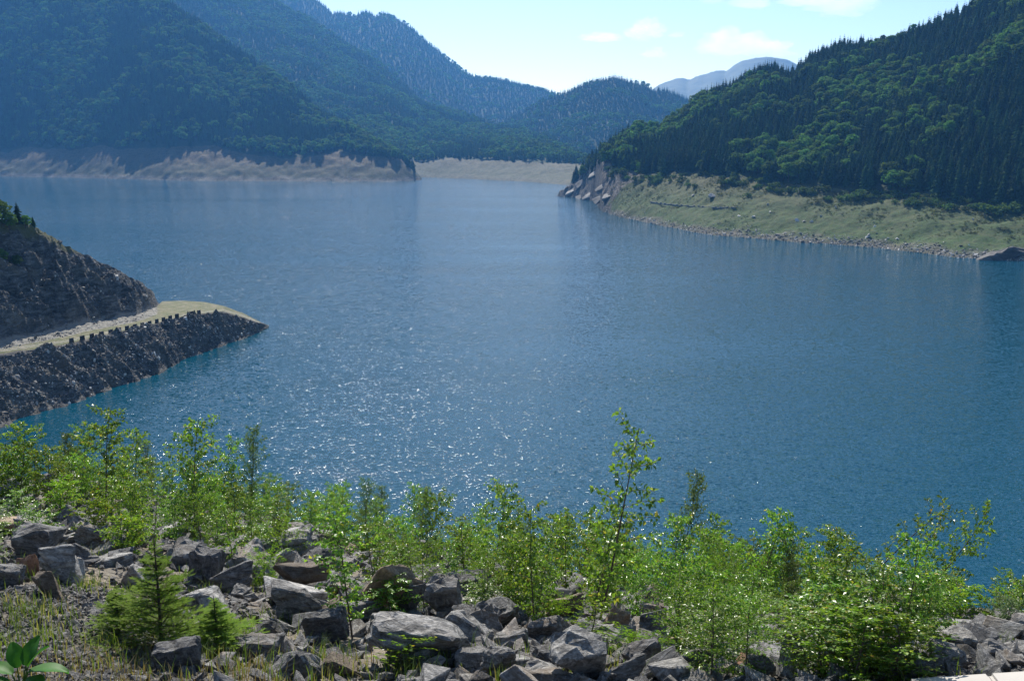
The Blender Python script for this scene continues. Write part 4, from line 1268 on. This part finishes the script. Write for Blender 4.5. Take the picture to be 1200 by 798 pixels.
# -- rubble and gravel between them
def rubble():
    rg = np.random.default_rng(77)
    n = 34000
    az = rg.uniform(uaz(-80, 700), uaz(1280, 700), n)
    D, _ = fg.keys(az)
    t = rg.random(n)
    d = D[1] - 0.9 + (D[2] + 2.5 - D[1] + 0.9) * t ** 0.9
    s = rg.lognormal(-2.6, 0.6, n)
    corner = (az < uaz(210, 740)) & (d < 8.5)
    s = np.where(corner, np.minimum(s, 0.075), s) * (0.75 + 0.5 * t)
    dens = fbm(d * np.sin(az) / 1.5, d * np.cos(az) / 1.5, oct=2, seed=12)
    ok = (dens > -0.25) | (rg.random(n) < 0.5)
    z = fz(az, d) + s * 0.15
    P = np.stack([d * np.sin(az), d * np.cos(az), z], 1)
    rot = rg.uniform(-1, 1, (n, 3)) * np.array([0.7, 0.7, 3.14])
    scl = s[:, None] * rg.uniform(0.8, 1.3, (n, 3))
    m = 7000                                            # gravel apron in the left corner
    ga = rg.uniform(uaz(-30, 760), uaz(240, 760), m); gd = rg.uniform(4.4, 7.8, m); gs = rg.lognormal(-3.35, 0.4, m)
    P = np.concatenate([P[ok], np.stack([gd * np.sin(ga), gd * np.cos(ga), fz(ga, gd) + gs * 0.1], 1)])
    rot = np.concatenate([rot[ok], rg.uniform(-1, 1, (m, 3)) * np.array([0.7, 0.7, 3.14])])
    scl = np.concatenate([scl[ok], gs[:, None] * rg.uniform(0.8, 1.3, (m, 3))])
    n = len(P); ok = np.ones(n, bool)
    c = source_collection('pebble_source', PEBBLE)
    scatter('rubble', 'grey stone chips and gravel filling the gaps between boulders', 'gravel', P[ok], None, scl[ok], rg.integers(0, 6, n)[ok], c, rot[ok])
rubble()

# -- concrete slab in the bottom right corner
def concrete():
    a, b = fg_point(1062, 814), fg_point(1215, 805)
    b = Vector((b.x, b.y, b.z)); a.z = a.z + 0.03; b.z += 0.03
    e = (b - a); nrm = Vector((e.y, -e.x, 0)).normalized()
    bm = bmesh.new()
    W = nrm * 0.8 + Vector((0, 0, 0.18))
    for s0, s1 in ((0.0, 0.62), (0.625, 1.5)):
        p = [a + e * s0, a + e * s1, a + e * s1 + W, a + e * s0 + W]
        vs = [bm.verts.new(q + Vector((0, 0, h))) for h in (-0.15, 0.05) for q in p]
        for f in ((3, 2, 1, 0), (4, 5, 6, 7), (0, 1, 5, 4), (1, 2, 6, 5), (2, 3, 7, 6), (3, 0, 4, 7)):
            bm.faces.new([vs[k_] for k_ in f])
    bmesh.ops.recalc_face_normals(bm, faces=bm.faces[:])
    bmesh.ops.bevel(bm, geom=bm.edges[:], offset=0.012, segments=2, affect='EDGES')
    me = bpy.data.meshes.new('concrete_slab'); bm.to_mesh(me); bm.free()
    me.materials.append(M['concrete'])
    tag(obj('concrete_slab', me), 'pale concrete slab edge in the bottom right corner', 'slab')
concrete()

# ------------------------------------------------------------------ young trees and shrubs on the slope
def leaf_quads(mb, p, dirv, size, rg, aspect=0.62, rnd=None, droop=0.35, double=True):
    d = np.asarray(dirv, float); d = d / (np.linalg.norm(d) + 1e-9)
    d = d + np.array([0, 0, -droop]) + rg.normal(size=3) * 0.35; d /= np.linalg.norm(d)
    nrm = np.array([0, 0, 1.0]) + rg.normal(size=3) * 0.55
    s = np.cross(d, nrm); s /= np.linalg.norm(s) + 1e-9
    n = np.cross(s, d)
    w = size * aspect * 0.5
    fold = 0.16 * size
    q = rg.random() ** 1.3 if rnd is None else rnd
    if double:
        V = [p, p + d * size * 0.42 + s * w + n * fold, p + d * size - n * 0.1 * size, p + d * size * 0.42 - s * w + n * fold]
        mb.add(V, [(0, 1, 2), (0, 2, 3)], q)
    else:
        mb.add([p, p + d * size * 0.5 + s * w, p + d * size, p + d * size * 0.5 - s * w], [(0, 1, 2, 3)], q)

def sapling_meshes(name, seed, nbr=22, leaf=0.05, per=20, spread=0.30, low=0.12, leafmat='birch_leaf', aspect=0.68, stem=0.011, rise=0.85, bow=0.1):
    """young birch of height 1.6 m: stem with branches, and its leaves"""
    rg = np.random.default_rng(seed)
    H = 1.6
    ws, wf = MB(), MB()
    ph = rg.uniform(0, 6.28)
    def axis(t): return np.array([bow * t * t * H * math.cos(ph) + 0.02 * math.sin(5 * t + ph), bow * t * t * H * math.sin(ph) + 0.02 * math.cos(4 * t), H * t])
    ts = np.linspace(0, 1, 12)
    ws.tube([axis(t) - np.array([0, 0, 0.08 if t == 0 else 0]) for t in ts], [stem * (1 - 0.85 * t) + 0.0015 for t in ts], 5)
    for i in range(nbr):
        t = low + (0.97 - low) * (i + rg.random()) / nbr
        a = 2.4 * i + rg.uniform(-0.5, 0.5)
        ln = H * spread * (math.sin(math.pi * min(1, 0.25 + 0.75 * (1 - t))) ** 0.7) * rg.uniform(0.55, 1.15) * (1.05 - 0.5 * t)
        b = axis(t)
        dr = np.array([math.cos(a), math.sin(a), rise * rg.uniform(0.7, 1.2)]); dr /= np.linalg.norm(dr)
        pts = [b]
        for j in range(1, 5):
            dr2 = dr + np.array([0, 0, -0.10 * j]) + rg.normal(size=3) * 0.12
            pts.append(pts[-1] + dr2 / np.linalg.norm(dr2) * ln / 4)
        ws.tube(pts, [0.0042 * (1 - t * 0.6), 0.0034 * (1 - t * 0.6), 0.0026, 0.002, 0.0012], 3)
        m_ = max(4, int(per * (0.5 + ln / (H * spread))))
        for k in range(m_):
            f = rg.uniform(0.12, 1.0) * 3.999
            j = int(f); p = pts[j] + (pts[j + 1] - pts[j]) * (f - j)
            side = rg.normal(size=3); side /= np.linalg.norm(side)
            p = p + side * rg.uniform(0, 0.035)
            leaf_quads(wf, p, dr * 0.5 + side, leaf * rg.uniform(0.65, 1.25), rg, aspect)
    for k in range(14):
        t = rg.uniform(0.75, 1.0); leaf_quads(wf, axis(t), rg.normal(size=3), leaf * rg.uniform(0.6, 1.1), rg, aspect)
    return ws.mesh(name + '_stem', [M['birch_bark']], True), wf.mesh(name + '_foliage', [M[leafmat]])

BIRCH = [sapling_meshes('birch_%d' % i, 500 + i, nbr=[26, 30, 24, 34, 28, 24][i], per=[34, 40, 30, 42, 34, 30][i], spread=[0.30, 0.36, 0.28, 0.40, 0.32, 0.36][i], bow=[0.04, 0.1, 0.06, 0.08, 0.14, 0.1][i]) for i in range(6)]
DENSE = [sapling_meshes('dense_birch_%d' % i, 520 + i, nbr=46, per=44, spread=0.46, low=0.03, rise=0.6, bow=0.05) for i in range(3)]
SPARSE = [sapling_meshes('sparse_birch_%d' % i, 540 + i, nbr=20, per=20, spread=0.30, low=0.3, bow=0.14, leaf=0.046) for i in range(2)]
WILLOW = [sapling_meshes('willow_%d' % i, 560 + i, nbr=40, per=44, spread=0.30, low=0.05, leafmat='willow_leaf', aspect=0.3, leaf=0.05, rise=1.4, bow=0.08) for i in range(3)]
BRIGHT = [sapling_meshes('bright_%d' % i, 580 + i, nbr=44, per=44, spread=0.55, low=0.02, leafmat='bright_leaf', aspect=0.4, leaf=0.045, rise=0.7, bow=0.03) for i in range(2)]

def put_sapling(kind, base, h, lean=(0, 0), rz_=0.0, name='birch_sapling', wide=1.0, dense=1.0):
    t = empty(name, base)
    s = h / 1.6
    # lean the plant towards its top
    L = Vector((lean[0], lean[1], max(0.2, math.sqrt(max(0.05, h * h - lean[0] ** 2 - lean[1] ** 2))))).normalized()
    q = Vector((0, 0, 1)).rotation_difference(L) @ Euler((0, 0, rz_)).to_quaternion()
    t.rotation_mode = 'QUATERNION'
    t.rotation_quaternion = q
    k = max(s, 0.5)
    t.scale = (k * wide, k * wide, s)
    st, fo = kind
    obj('stem', st, t); obj('foliage', fo, t)
    return t

KINDS = {'birch': (BIRCH, 'birch_sapling', 'sapling'), 'dense': (DENSE, 'birch_sapling', 'sapling'), 'sparse': (SPARSE, 'birch_sapling', 'sapling'), 'willow': (WILLOW, 'willow_shrub', 'shrub'), 'bright': (BRIGHT, 'leafy_shrub', 'shrub')}
SAP = [
    # base u, v, top u, v, kind, variant, width, label
    (122, 622, 118, 476, 'birch', 1, 1.0, 'tall pale-leaved birch sapling against the water at left'),
    (158, 620, 157, 498, 'birch', 0, 0.9, 'slim birch sapling right of the tall pale-leaved one'),
    (22, 600, 28, 494, 'dense', 0, 1.0, 'yellow-green birch at the left edge reaching the dark shore'),
    (52, 604, 62, 520, 'dense', 1, 1.1, 'low bushy birch beside the left edge birch'),
    (-5, 598, -2, 515, 'dense', 2, 1.2, 'bushy birch cut by the left edge'),
    (92, 600, 95, 530, 'dense', 2, 1.0, 'bright bushy birch left of the tall pale-leaved sapling'),
    (226, 640, 228, 488, 'birch', 3, 0.95, 'dark birch sapling with a bare slanting stem left of centre'),
    (255, 622, 262, 512, 'birch', 4, 0.9, 'birch sapling just right of the bare-stemmed one'),
    (292, 630, 294, 497, 'willow', 0, 0.75, 'thin feathery greyish shrub against the water left of centre'),
    (200, 610, 196, 540, 'dense', 0, 0.9, 'low birch bush between two slim birches on the left crest'),
    (328, 628, 325, 566, 'dense', 1, 0.9, 'rounded birch bush on the crest under the glitter'),
    (360, 640, 366, 572, 'dense', 2, 0.9, 'birch bush with a knobbly top on the crest under the glitter'),
    (395, 650, 398, 572, 'birch', 3, 0.9, 'birch sapling on the crest left of the centre gap'),
    (440, 655, 440, 582, 'dense', 0, 0.8, 'pointed birch bush on the centre crest'),
    (482, 655, 489, 566, 'birch', 3, 0.8, 'upright birch sapling with a pointed top on the centre crest'),
    (413, 748, 405, 596, 'birch', 1, 1.15, 'birch sapling in front of the largest boulder, left end'),
    (440, 700, 432, 610, 'birch', 0, 1.1, 'leafy birch sapling over the tan slab'),
    (545, 700, 540, 602, 'birch', 2, 1.2, 'slender birch sapling left of the centre pair'),
    (572, 706, 590, 562, 'birch', 3, 0.9, 'birch sapling with a dark pointed crown at the centre'),
    (624, 746, 622, 590, 'birch', 4, 1.0, 'slim birch with a long bare trunk right of centre'),
    (627, 740, 640, 600, 'birch', 5, 1.0, 'second slim birch with a bare trunk right of centre'),
    (598, 700, 604, 612, 'birch', 0, 1.2, 'small birch behind the slim bare-trunked pair'),
    (695, 742, 770, 500, 'birch', 5, 0.85, 'tallest birch, leaning right across the water'),
    (690, 735, 715, 590, 'birch', 1, 1.1, 'birch sapling at the foot of the tallest birch'),
    (660, 690, 655, 598, 'birch', 2, 1.2, 'birch sapling left of the tallest birch'),
    (732, 690, 735, 612, 'dense', 1, 0.9, 'birch bush right of the tallest birch'),
    (786, 700, 826, 552, 'willow', 1, 0.75, 'feathery shrub leaning right with a pointed top'),
    (812, 705, 842, 598, 'birch', 0, 0.9, 'birch sapling right of the feathery leaning shrub'),
    (872, 735, 914, 594, 'birch', 3, 0.9, 'leaning birch above the bright green bush'),
    (850, 730, 860, 630, 'dense', 2, 0.9, 'dense birch bush behind the bright green bush'),
    (905, 730, 900, 650, 'dense', 0, 1.0, 'dense birch bush right of the bright green bush'),
    (955, 725, 978, 618, 'birch', 3, 1.0, 'dark bushy birch on the right crest'),
    (985, 715, 1100, 572, 'sparse', 0, 0.8, 'sparse birch leaning far right over dark water'),
    (1046, 712, 1098, 600, 'sparse', 1, 1.0, 'small sparse birch between the two leaning ones'),
    (1062, 722, 1168, 600, 'birch', 4, 0.75, 'leafy birch leaning right near the right edge'),
    (1040, 715, 1048, 685, 'dense', 1, 1.0, 'low bush under the sparse leaning birch'),
    (1085, 722, 1092, 675, 'dense', 2, 1.0, 'low bush at the foot of the leafy leaning birch'),
    (1150, 735, 1192, 672, 'dense', 0, 0.9, 'rounded birch bush at the right edge'),
    (1185, 740, 1205, 690, 'dense', 1, 1.1, 'low birch bush cut by the right edge'),
    (1120, 735, 1130, 685, 'dense', 2, 1.1, 'low spreading bush on the right crest'),
    (834, 800, 834, 680, 'bright', 0, 0.9, 'bright green bush at lower right, beside the angular split boulder'),
    (872, 795, 876, 700, 'bright', 1, 0.9, 'smaller bright green bush right of the other bright one'),
    (960, 805, 962, 705, 'dense', 2, 1.1, 'leafy bush around the pointed boulder at lower right'),
    (1005, 808, 1006, 700, 'dense', 1, 1.2, 'broad leafy bush at the bottom edge right of centre'),
    (1050, 805, 1055, 715, 'dense', 0, 1.1, 'leafy bush beside the pale concrete slab'),
    (640, 735, 645, 695, 'bright', 0, 1.2, 'yellow-green low bush behind the stones, centre right'),
    (310, 690, 312, 645, 'bright', 1, 1.1, 'small fresh green bush behind the dark undercut boulder'),
    (330, 655, 332, 620, 'bright', 0, 1.3, 'yellow-green low bush on the slope left of centre'),
    (150, 655, 150, 600, 'dense', 1, 1.0, 'birch bush with pale leaves above the dark stones'),
    (110, 640, 108, 585, 'dense', 0, 1.0, 'leafy bush above the black shadowed block'),
    (70, 612, 68, 560, 'dense', 2, 1.0, 'leafy bush behind the rounded dark boulder'),
    (738, 772, 742, 752, 'bright', 1, 1.6, 'tiny moss-green tuft between boulders at bottom right of centre'),
    (455, 795, 462, 745, 'sparse', 0, 1.4, 'sprig of pale leaves in front of the largest boulder'),
    (690, 765, 694, 705, 'sparse', 1, 1.2, 'small yellowing birch seedling above the streaked boulder'),
]
for i, (u0, v0, u1, v1, kd, var, wide, lab) in enumerate(SAP):
    base = fg_point(u0, v0)
    az, s = px(u1, v1)
    # top: on the sight line of the top pixel, a little behind the base
    dtop = math.hypot(base.x, base.y) * 1.03
    top = Vector((dtop * math.sin(az), dtop * math.cos(az), CAMZ + s * dtop))
    dv = top - base
    lst, nm, cat = KINDS[kd]
    t = put_sapling(lst[var % len(lst)], base, dv.length * 0.97, (dv.x, dv.y), i * 1.9, nm, wide)
    tag(t, lab, cat, 'saplings and bushes on the slope')

# crest thicket: many alike bushes
rg = random.Random(61)
for i in range(120):
    u = -30 + 1260 * (i + rg.random()) / 120
    az = uaz(u, 640)
    D = fg.keys(np.array([az]))[0]
    d = D[2][0] + rg.uniform(-3.2, 2.6)
    x, y = d * math.sin(az), d * math.cos(az)
    h = rg.uniform(0.6, 1.1) * (0.5 if u > 970 else 1.0)
    lst = rg.choice((DENSE, DENSE, BIRCH, WILLOW))
    t = put_sapling(rg.choice(lst), Vector((x, y, fz_xy(x, y))), h, (rg.uniform(-0.05, 0.22) * h, 0), rg.uniform(0, 6.28), 'willow_shrub' if lst is WILLOW else 'birch_bush', 0.95)
    side = 'left' if u < 400 else ('right' if u > 800 else 'middle')
    if lst is WILLOW: tag(t, 'low narrow-leaved shrub in the thicket along the crest, %s third' % side, 'shrub', 'narrow-leaved shrubs along the crest, ' + side)
    else: tag(t, 'low bushy birch in the thicket along the crest, %s third' % side, 'bush', 'birch bushes along the crest, ' + side)

for i in range(96):
    zone = i % 3
    u, v = (rg.uniform(-20, 420), rg.uniform(585, 668)) if zone == 0 else ((rg.uniform(770, 1110), rg.uniform(712, 790)) if zone == 1 else (rg.uniform(420, 780), rg.uniform(650, 735)))
    p = fg_point(u, v)
    h = rg.uniform(0.3, 0.75)
    kd = rg.choice((DENSE, DENSE, BIRCH, BRIGHT))
    t = put_sapling(rg.choice(kd), p, h, (0, 0), rg.uniform(0, 6.28), 'leafy_seedling', 0.9)
    where = ('left, above the dark boulders', 'right, around the bright bushes', 'middle, behind the largest boulder')[zone]
    tag(t, 'knee-high leafy seedling among the stones, ' + where, 'seedling', 'seedlings among the stones, ' + where)

# the young spruce in front
def young_spruce():
    rg = np.random.default_rng(9)
    ws, wf = MB(), MB()
    H = 1.0
    ws.tube([(0, 0, -0.05), (0.005, 0, 0.5), (0, 0.005, 1.0)], [0.016, 0.010, 0.003], 6)
    def needles(p, q, w, n):
        p, q = np.asarray(p), np.asarray(q)
        ax = (q - p); ln = np.linalg.norm(ax); ax = ax / ln
        sd = np.cross(ax, (0, 0, 1)); sd /= np.linalg.norm(sd) + 1e-9
        up = np.cross(sd, ax)
        for k in range(n):
            f = (k + rg.random()) / n
            c = p + (q - p) * f
            s = 1 if k % 2 else -1
            dr = sd * s * rg.uniform(0.6, 1) + ax * 0.75 + up * rg.uniform(-0.1, 0.5)
            dr /= np.linalg.norm(dr)
            L = w * rg.uniform(0.7, 1.2)
            wv = np.cross(dr, up); wv = wv / (np.linalg.norm(wv) + 1e-9) * 0.0028
            wf.add([c - wv, c + wv, c + dr * L], [(0, 1, 2)], float(np.clip(0.25 + 0.6 * f + rg.normal() * 0.15, 0, 1)))
    def branch(b, a, ln, rise):
        dr = np.array([math.cos(a), math.sin(a), rise])
        pts = [np.asarray(b)]
        for j in range(4):
            d2 = dr + np.array([0, 0, -0.07 * j + 0.05 * (j == 3)]); pts.append(pts[-1] + d2 / np.linalg.norm(d2) * ln / 4)
        ws.tube(pts, [0.005, 0.004, 0.003, 0.002, 0.001], 3)
        for j in range(4):
            needles(pts[j], pts[j + 1], 0.026, int(10 + 60 * ln / 4 * 4))
            for s in (-1, 1):
                if ln > 0.09 and j > 0:
                    aa = a + s * rg.uniform(0.6, 1.0)
                    q = pts[j] + np.array([math.cos(aa), math.sin(aa), rise * 0.5]) * ln * (0.5 - 0.09 * j)
                    ws.tube([pts[j], q], [0.002, 0.001], 3)
                    needles(pts[j], q, 0.024, int(8 + 130 * ln * 0.5))
    for i in range(15):
        t = i / 15
        ln = (0.46 if t < 0.45 else 0.46) * (1 - t) ** 0.9 + 0.03
        if 0.45 < t: ln *= 0.8
        for j in range(8 if t < 0.5 else 6):
            branch((0, 0, 0.05 + 0.9 * min(1, max(0, t + rg.uniform(-0.035, 0.035)))), 2 * math.pi * j / (8 if t < 0.5 else 6) + i * 0.5 + rg.uniform(-0.25, 0.25), ln * rg.uniform(0.5, 1.2), rg.uniform(0.1, 0.8))
    return ws.mesh('young_spruce_stem', [M['bark']], True), wf.mesh('young_spruce_needles', [M['needle']])
YS, YF = young_spruce()
base = fg_point(190, 762)
dist = (base - Vector((0, 0, CAMZ))).length
t = empty('spruce_sapling', base); h = 130 * dist / FPX
t.scale = (h * 1.1, h * 1.1, h * 1.0)
obj('stem', YS, t); obj('needles', YF, t)
tag(t, 'young bright green spruce in front of the boulders at lower left', 'sapling')
for (u, v, hpx, wd, rot, lab) in [(255, 765, 66, 1.8, 1.0, 'low spreading young spruce right of the taller bright one'), (140, 745, 60, 1.5, 2.2, 'low spruce spray left of the taller bright one')]:
    b = fg_point(u, v); dist = (b - Vector((0, 0, CAMZ))).length
    t = empty('spruce_sapling', b, rot); h = hpx * dist / FPX
    t.scale = (h * wd, h * wd, h)
    obj('stem', YS, t); obj('needles', YF, t)
    tag(t, lab, 'sapling')

# broad-leaved plant in the bottom left corner, leaf by leaf
def big_leaf_mesh():
    V, P = [], []
    n = 7
    for i in range(n + 1):
        f = i / n
        w = 0.38 * math.sin(math.pi * min(1, f * 0.92 + 0.05)) ** 0.75 * (1 - 0.25 * f)
        z = 0.10 * math.sin(f * 2.6) - 0.12 * f * f
        V += [(f, w, z + 0.05), (f, w * 0.5, z + 0.012), (f, 0, z - 0.02), (f, -w * 0.5, z + 0.012), (f, -w, z + 0.05)]
    for i in range(n):
        for j in range(4):
            a = i * 5 + j
            P.append((a, a + 5, a + 6, a + 1))
    return mk_mesh('broad_leaf', V, [P], [M['dark_big_leaf']], smooth=True, attrs={'rnd': ('FACE', [0.4 + 0.05 * (k % 5) for k in range(len(P))])})
BL = big_leaf_mesh()
base = fg_point(26, 822)
t = empty('broad_leaved_plant', base)
tag(t, 'plant with large smooth dark green leaves in the bottom left corner', 'plant')
mb = MB(); tops = []
pr = random.Random(3)
dist = (base - Vector((0, 0, CAMZ))).length
pxm = dist / FPX
for i, (a, tilt, ln, zz) in enumerate([(0.15, -0.05, 58, 44), (2.9, 0.25, 44, 40), (1.2, 0.9, 46, 48), (-0.6, 0.1, 50, 36), (2.2, 0.95, 40, 46), (-2.4, 0.2, 42, 34), (0.5, 0.75, 40, 50), (3.6, 0.5, 40, 26), (-1.4, 0.1, 44, 28)]):
    z = 0.72 * zz * pxm
    st = Vector((0.10 * math.cos(a) * 0.4, 0.10 * math.sin(a) * 0.4, z))
    mb.tube([(0, 0, -0.05), (st.x * 0.4, st.y * 0.4, z * 0.6), tuple(st)], [0.005, 0.004, 0.003], 5)
    o = obj('leaf', BL, t)
    o.location = st
    o.rotation_euler = (pr.uniform(-0.3, 0.3), -tilt, a)
    o.scale = (0.66 * ln * pxm,) * 3
obj('stem', mb.mesh('broad_plant_stem', [M['green_grass']], True), t)

# grass: dry in the corner, greener tufts among the stones
def grass(name, label, n, sampler, hgt, mat, seed):
    rg = np.random.default_rng(seed)
    V = np.zeros((n, 5, 3)); rn = rg.random(n)
    x, y, hs = sampler(rg, n)
    az, d = np.arctan2(x, y), np.hypot(x, y)
    z = fz(az, d)
    h = hgt * rg.uniform(0.4, 1.25, n) * hs
    a = rg.uniform(0, 6.28, n); b = rg.uniform(0.1, 0.75, n) * h
    wx, wy = np.cos(a + 1.57) * 0.0028, np.sin(a + 1.57) * 0.0028
    bx, by = np.cos(a) * b, np.sin(a) * b
    base = np.stack([x, y, z], 1)
    side = np.stack([wx, wy, 0 * wx], 1)
    mid = base + np.stack([bx * 0.3, by * 0.3, h * 0.6], 1)
    tip = base + np.stack([bx, by, h], 1)
    V[:, 0], V[:, 1], V[:, 2], V[:, 3], V[:, 4] = base - side, base + side, mid + side * 0.8, mid - side * 0.8, tip
    i = np.arange(n) * 5
    q = np.stack([i, i + 1, i + 2, i + 3], 1); tr = np.stack([i + 3, i + 2, i + 4], 1)
    me = mk_mesh(name, V.reshape(-1, 3), [q, tr], [M[mat]], attrs={'rnd': ('FACE', np.concatenate([rn, rn]))})
    tag(obj(name, me), label, 'grass', kind='stuff')
def clumps(centres, spread):
    def f(rg, n):
        c = rg.integers(0, len(centres), n)
        C = np.array([(p.x, p.y, s) for p, s in centres])
        return C[c, 0] + rg.normal(size=n) * spread * C[c, 2], C[c, 1] + rg.normal(size=n) * spread * C[c, 2], C[c, 2] ** 0.5
    return f
r2 = random.Random(17)
cen = [(fg_point(r2.uniform(-30, 330), r2.uniform(770, 830)), r2.uniform(0.6, 1.4)) for _ in range(40)] + [(fg_point(u, v), 1.2) for u, v in ((255, 785), (270, 775), (225, 790), (160, 760), (10, 715), (30, 712), (60, 715), (395, 780), (420, 778), (780, 790), (880, 775), (905, 795))]
grass('dry_grass', 'straw coloured dry grass in the bottom left corner and between boulders', 1700, clumps(cen, 0.14), 0.085, 'dry_grass', 4)
cen = [(fg_point(r2.uniform(0, 1200), r2.uniform(640, 800)), r2.uniform(0.5, 1.2)) for _ in range(90)]
grass('green_grass', 'thin green grass and weeds growing between the boulders', 6000, clumps(cen, 0.14), 0.14, 'green_grass', 6)

# ------------------------------------------------------------------ clouds far behind the mountains
def cloud_mat():
    m, nt, out = new_mat('cloud')
    g = NT(nt)
    v = g.n('ShaderNodeVolumePrincipled')
    v.inputs['Color'].default_value = (1, 1, 1, 1)
    v.inputs['Density'].default_value = 0.0020
    v.inputs['Anisotropy'].default_value = 0.55
    g.l(v.outputs[0], out.inputs['Volume'])
    return m
CM = cloud_mat()
def cloud(u, v, w, h, seed, lab, D=11500):
    w, h = w * 1.3, h * 1.4
    rg = np.random.default_rng(seed)
    bm = bmesh.new()
    bmesh.ops.create_icosphere(bm, subdivisions=4, radius=1)
    co = np.array([q.co[:] for q in bm.verts])
    n = fbm(co[:, 0] * 2.2 + seed, co[:, 1] * 2.2, co[:, 2] * 2.2, oct=4, seed=seed)
    r = 0.78 + 0.62 * n
    co = co * r[:, None]
    co[:, 2] = np.where(co[:, 2] < 0, co[:, 2] * 0.55, co[:, 2])
    az, s = px(u, v)
    S = D / FPX
    for q, c in zip(bm.verts, co):
        q.co = (c[0] * w * 0.55 * S, c[1] * w * 0.45 * S, c[2] * h * 0.62 * S)
    for f in bm.faces: f.smooth = True
    me = bpy.data.meshes.new('cloud'); bm.to_mesh(me); bm.free()
    me.materials.append(CM)
    o = obj('cloud', me)
    o.location = (D * math.sin(az), D * math.cos(az), CAMZ + s * D)
    o.rotation_euler = (0, 0, -az)
    tag(o, lab, 'cloud', 'small clouds above the valley')
cloud(757, 38, 40, 20, 1, 'small puffy cloud left of the sky gap, above the closed valley')
cloud(705, 46, 40, 9, 2, 'thin flat cloud, leftmost in the sky')
cloud(768, 64, 24, 10, 3, 'tiny cloud just under the small puffy one')
cloud(793, 42, 14, 7, 4, 'tiniest faint cloud right of the small puffy one')
cloud(858, 55, 60, 28, 5, 'largest low cloud behind the pale distant peak')
cloud(895, 60, 50, 18, 6, 'low cloud touching the ridge trees beside the distant peak')
cloud(882, 5, 36, 16, 7, 'cloud at the top edge, second from the right')
cloud(945, 2, 44, 14, 8, 'cloud at the top edge left of the big right cloud')
cloud(985, 8, 56, 24, 9, 'biggest right cloud at the top edge above the right hill')
cloud(836, 0, 20, 10, 10, 'small cloud cut by the top edge, left of the others there')

# ------------------------------------------------------------------ haze
def build_haze():
    m, nt, out = new_mat('haze')
    g = NT(nt)
    v = g.n('ShaderNodeVolumePrincipled')
    v.inputs['Color'].default_value = (0.14, 0.45, 1.0, 1)
    v.inputs['Density'].default_value = 0.00007
    v.inputs['Anisotropy'].default_value = 0.25
    g.l(v.outputs[0], out.inputs['Volume'])
    x, y0, y1, z0, z1 = 7700, -1400, 7700, -10.5, 1150
    V = [(-x, y0, z0), (x, y0, z0), (x, y1, z0), (-x, y1, z0), (-x, y0, z1), (x, y0, z1), (x, y1, z1), (-x, y1, z1)]
    P = [(3, 2, 1, 0), (4, 5, 6, 7), (0, 1, 5, 4), (1, 2, 6, 5), (2, 3, 7, 6), (3, 0, 4, 7)]
    tag(obj('haze', mk_mesh('haze', V, [P], [m])), 'thin blue haze filling the air of the valley', 'haze', kind='stuff')
build_haze()
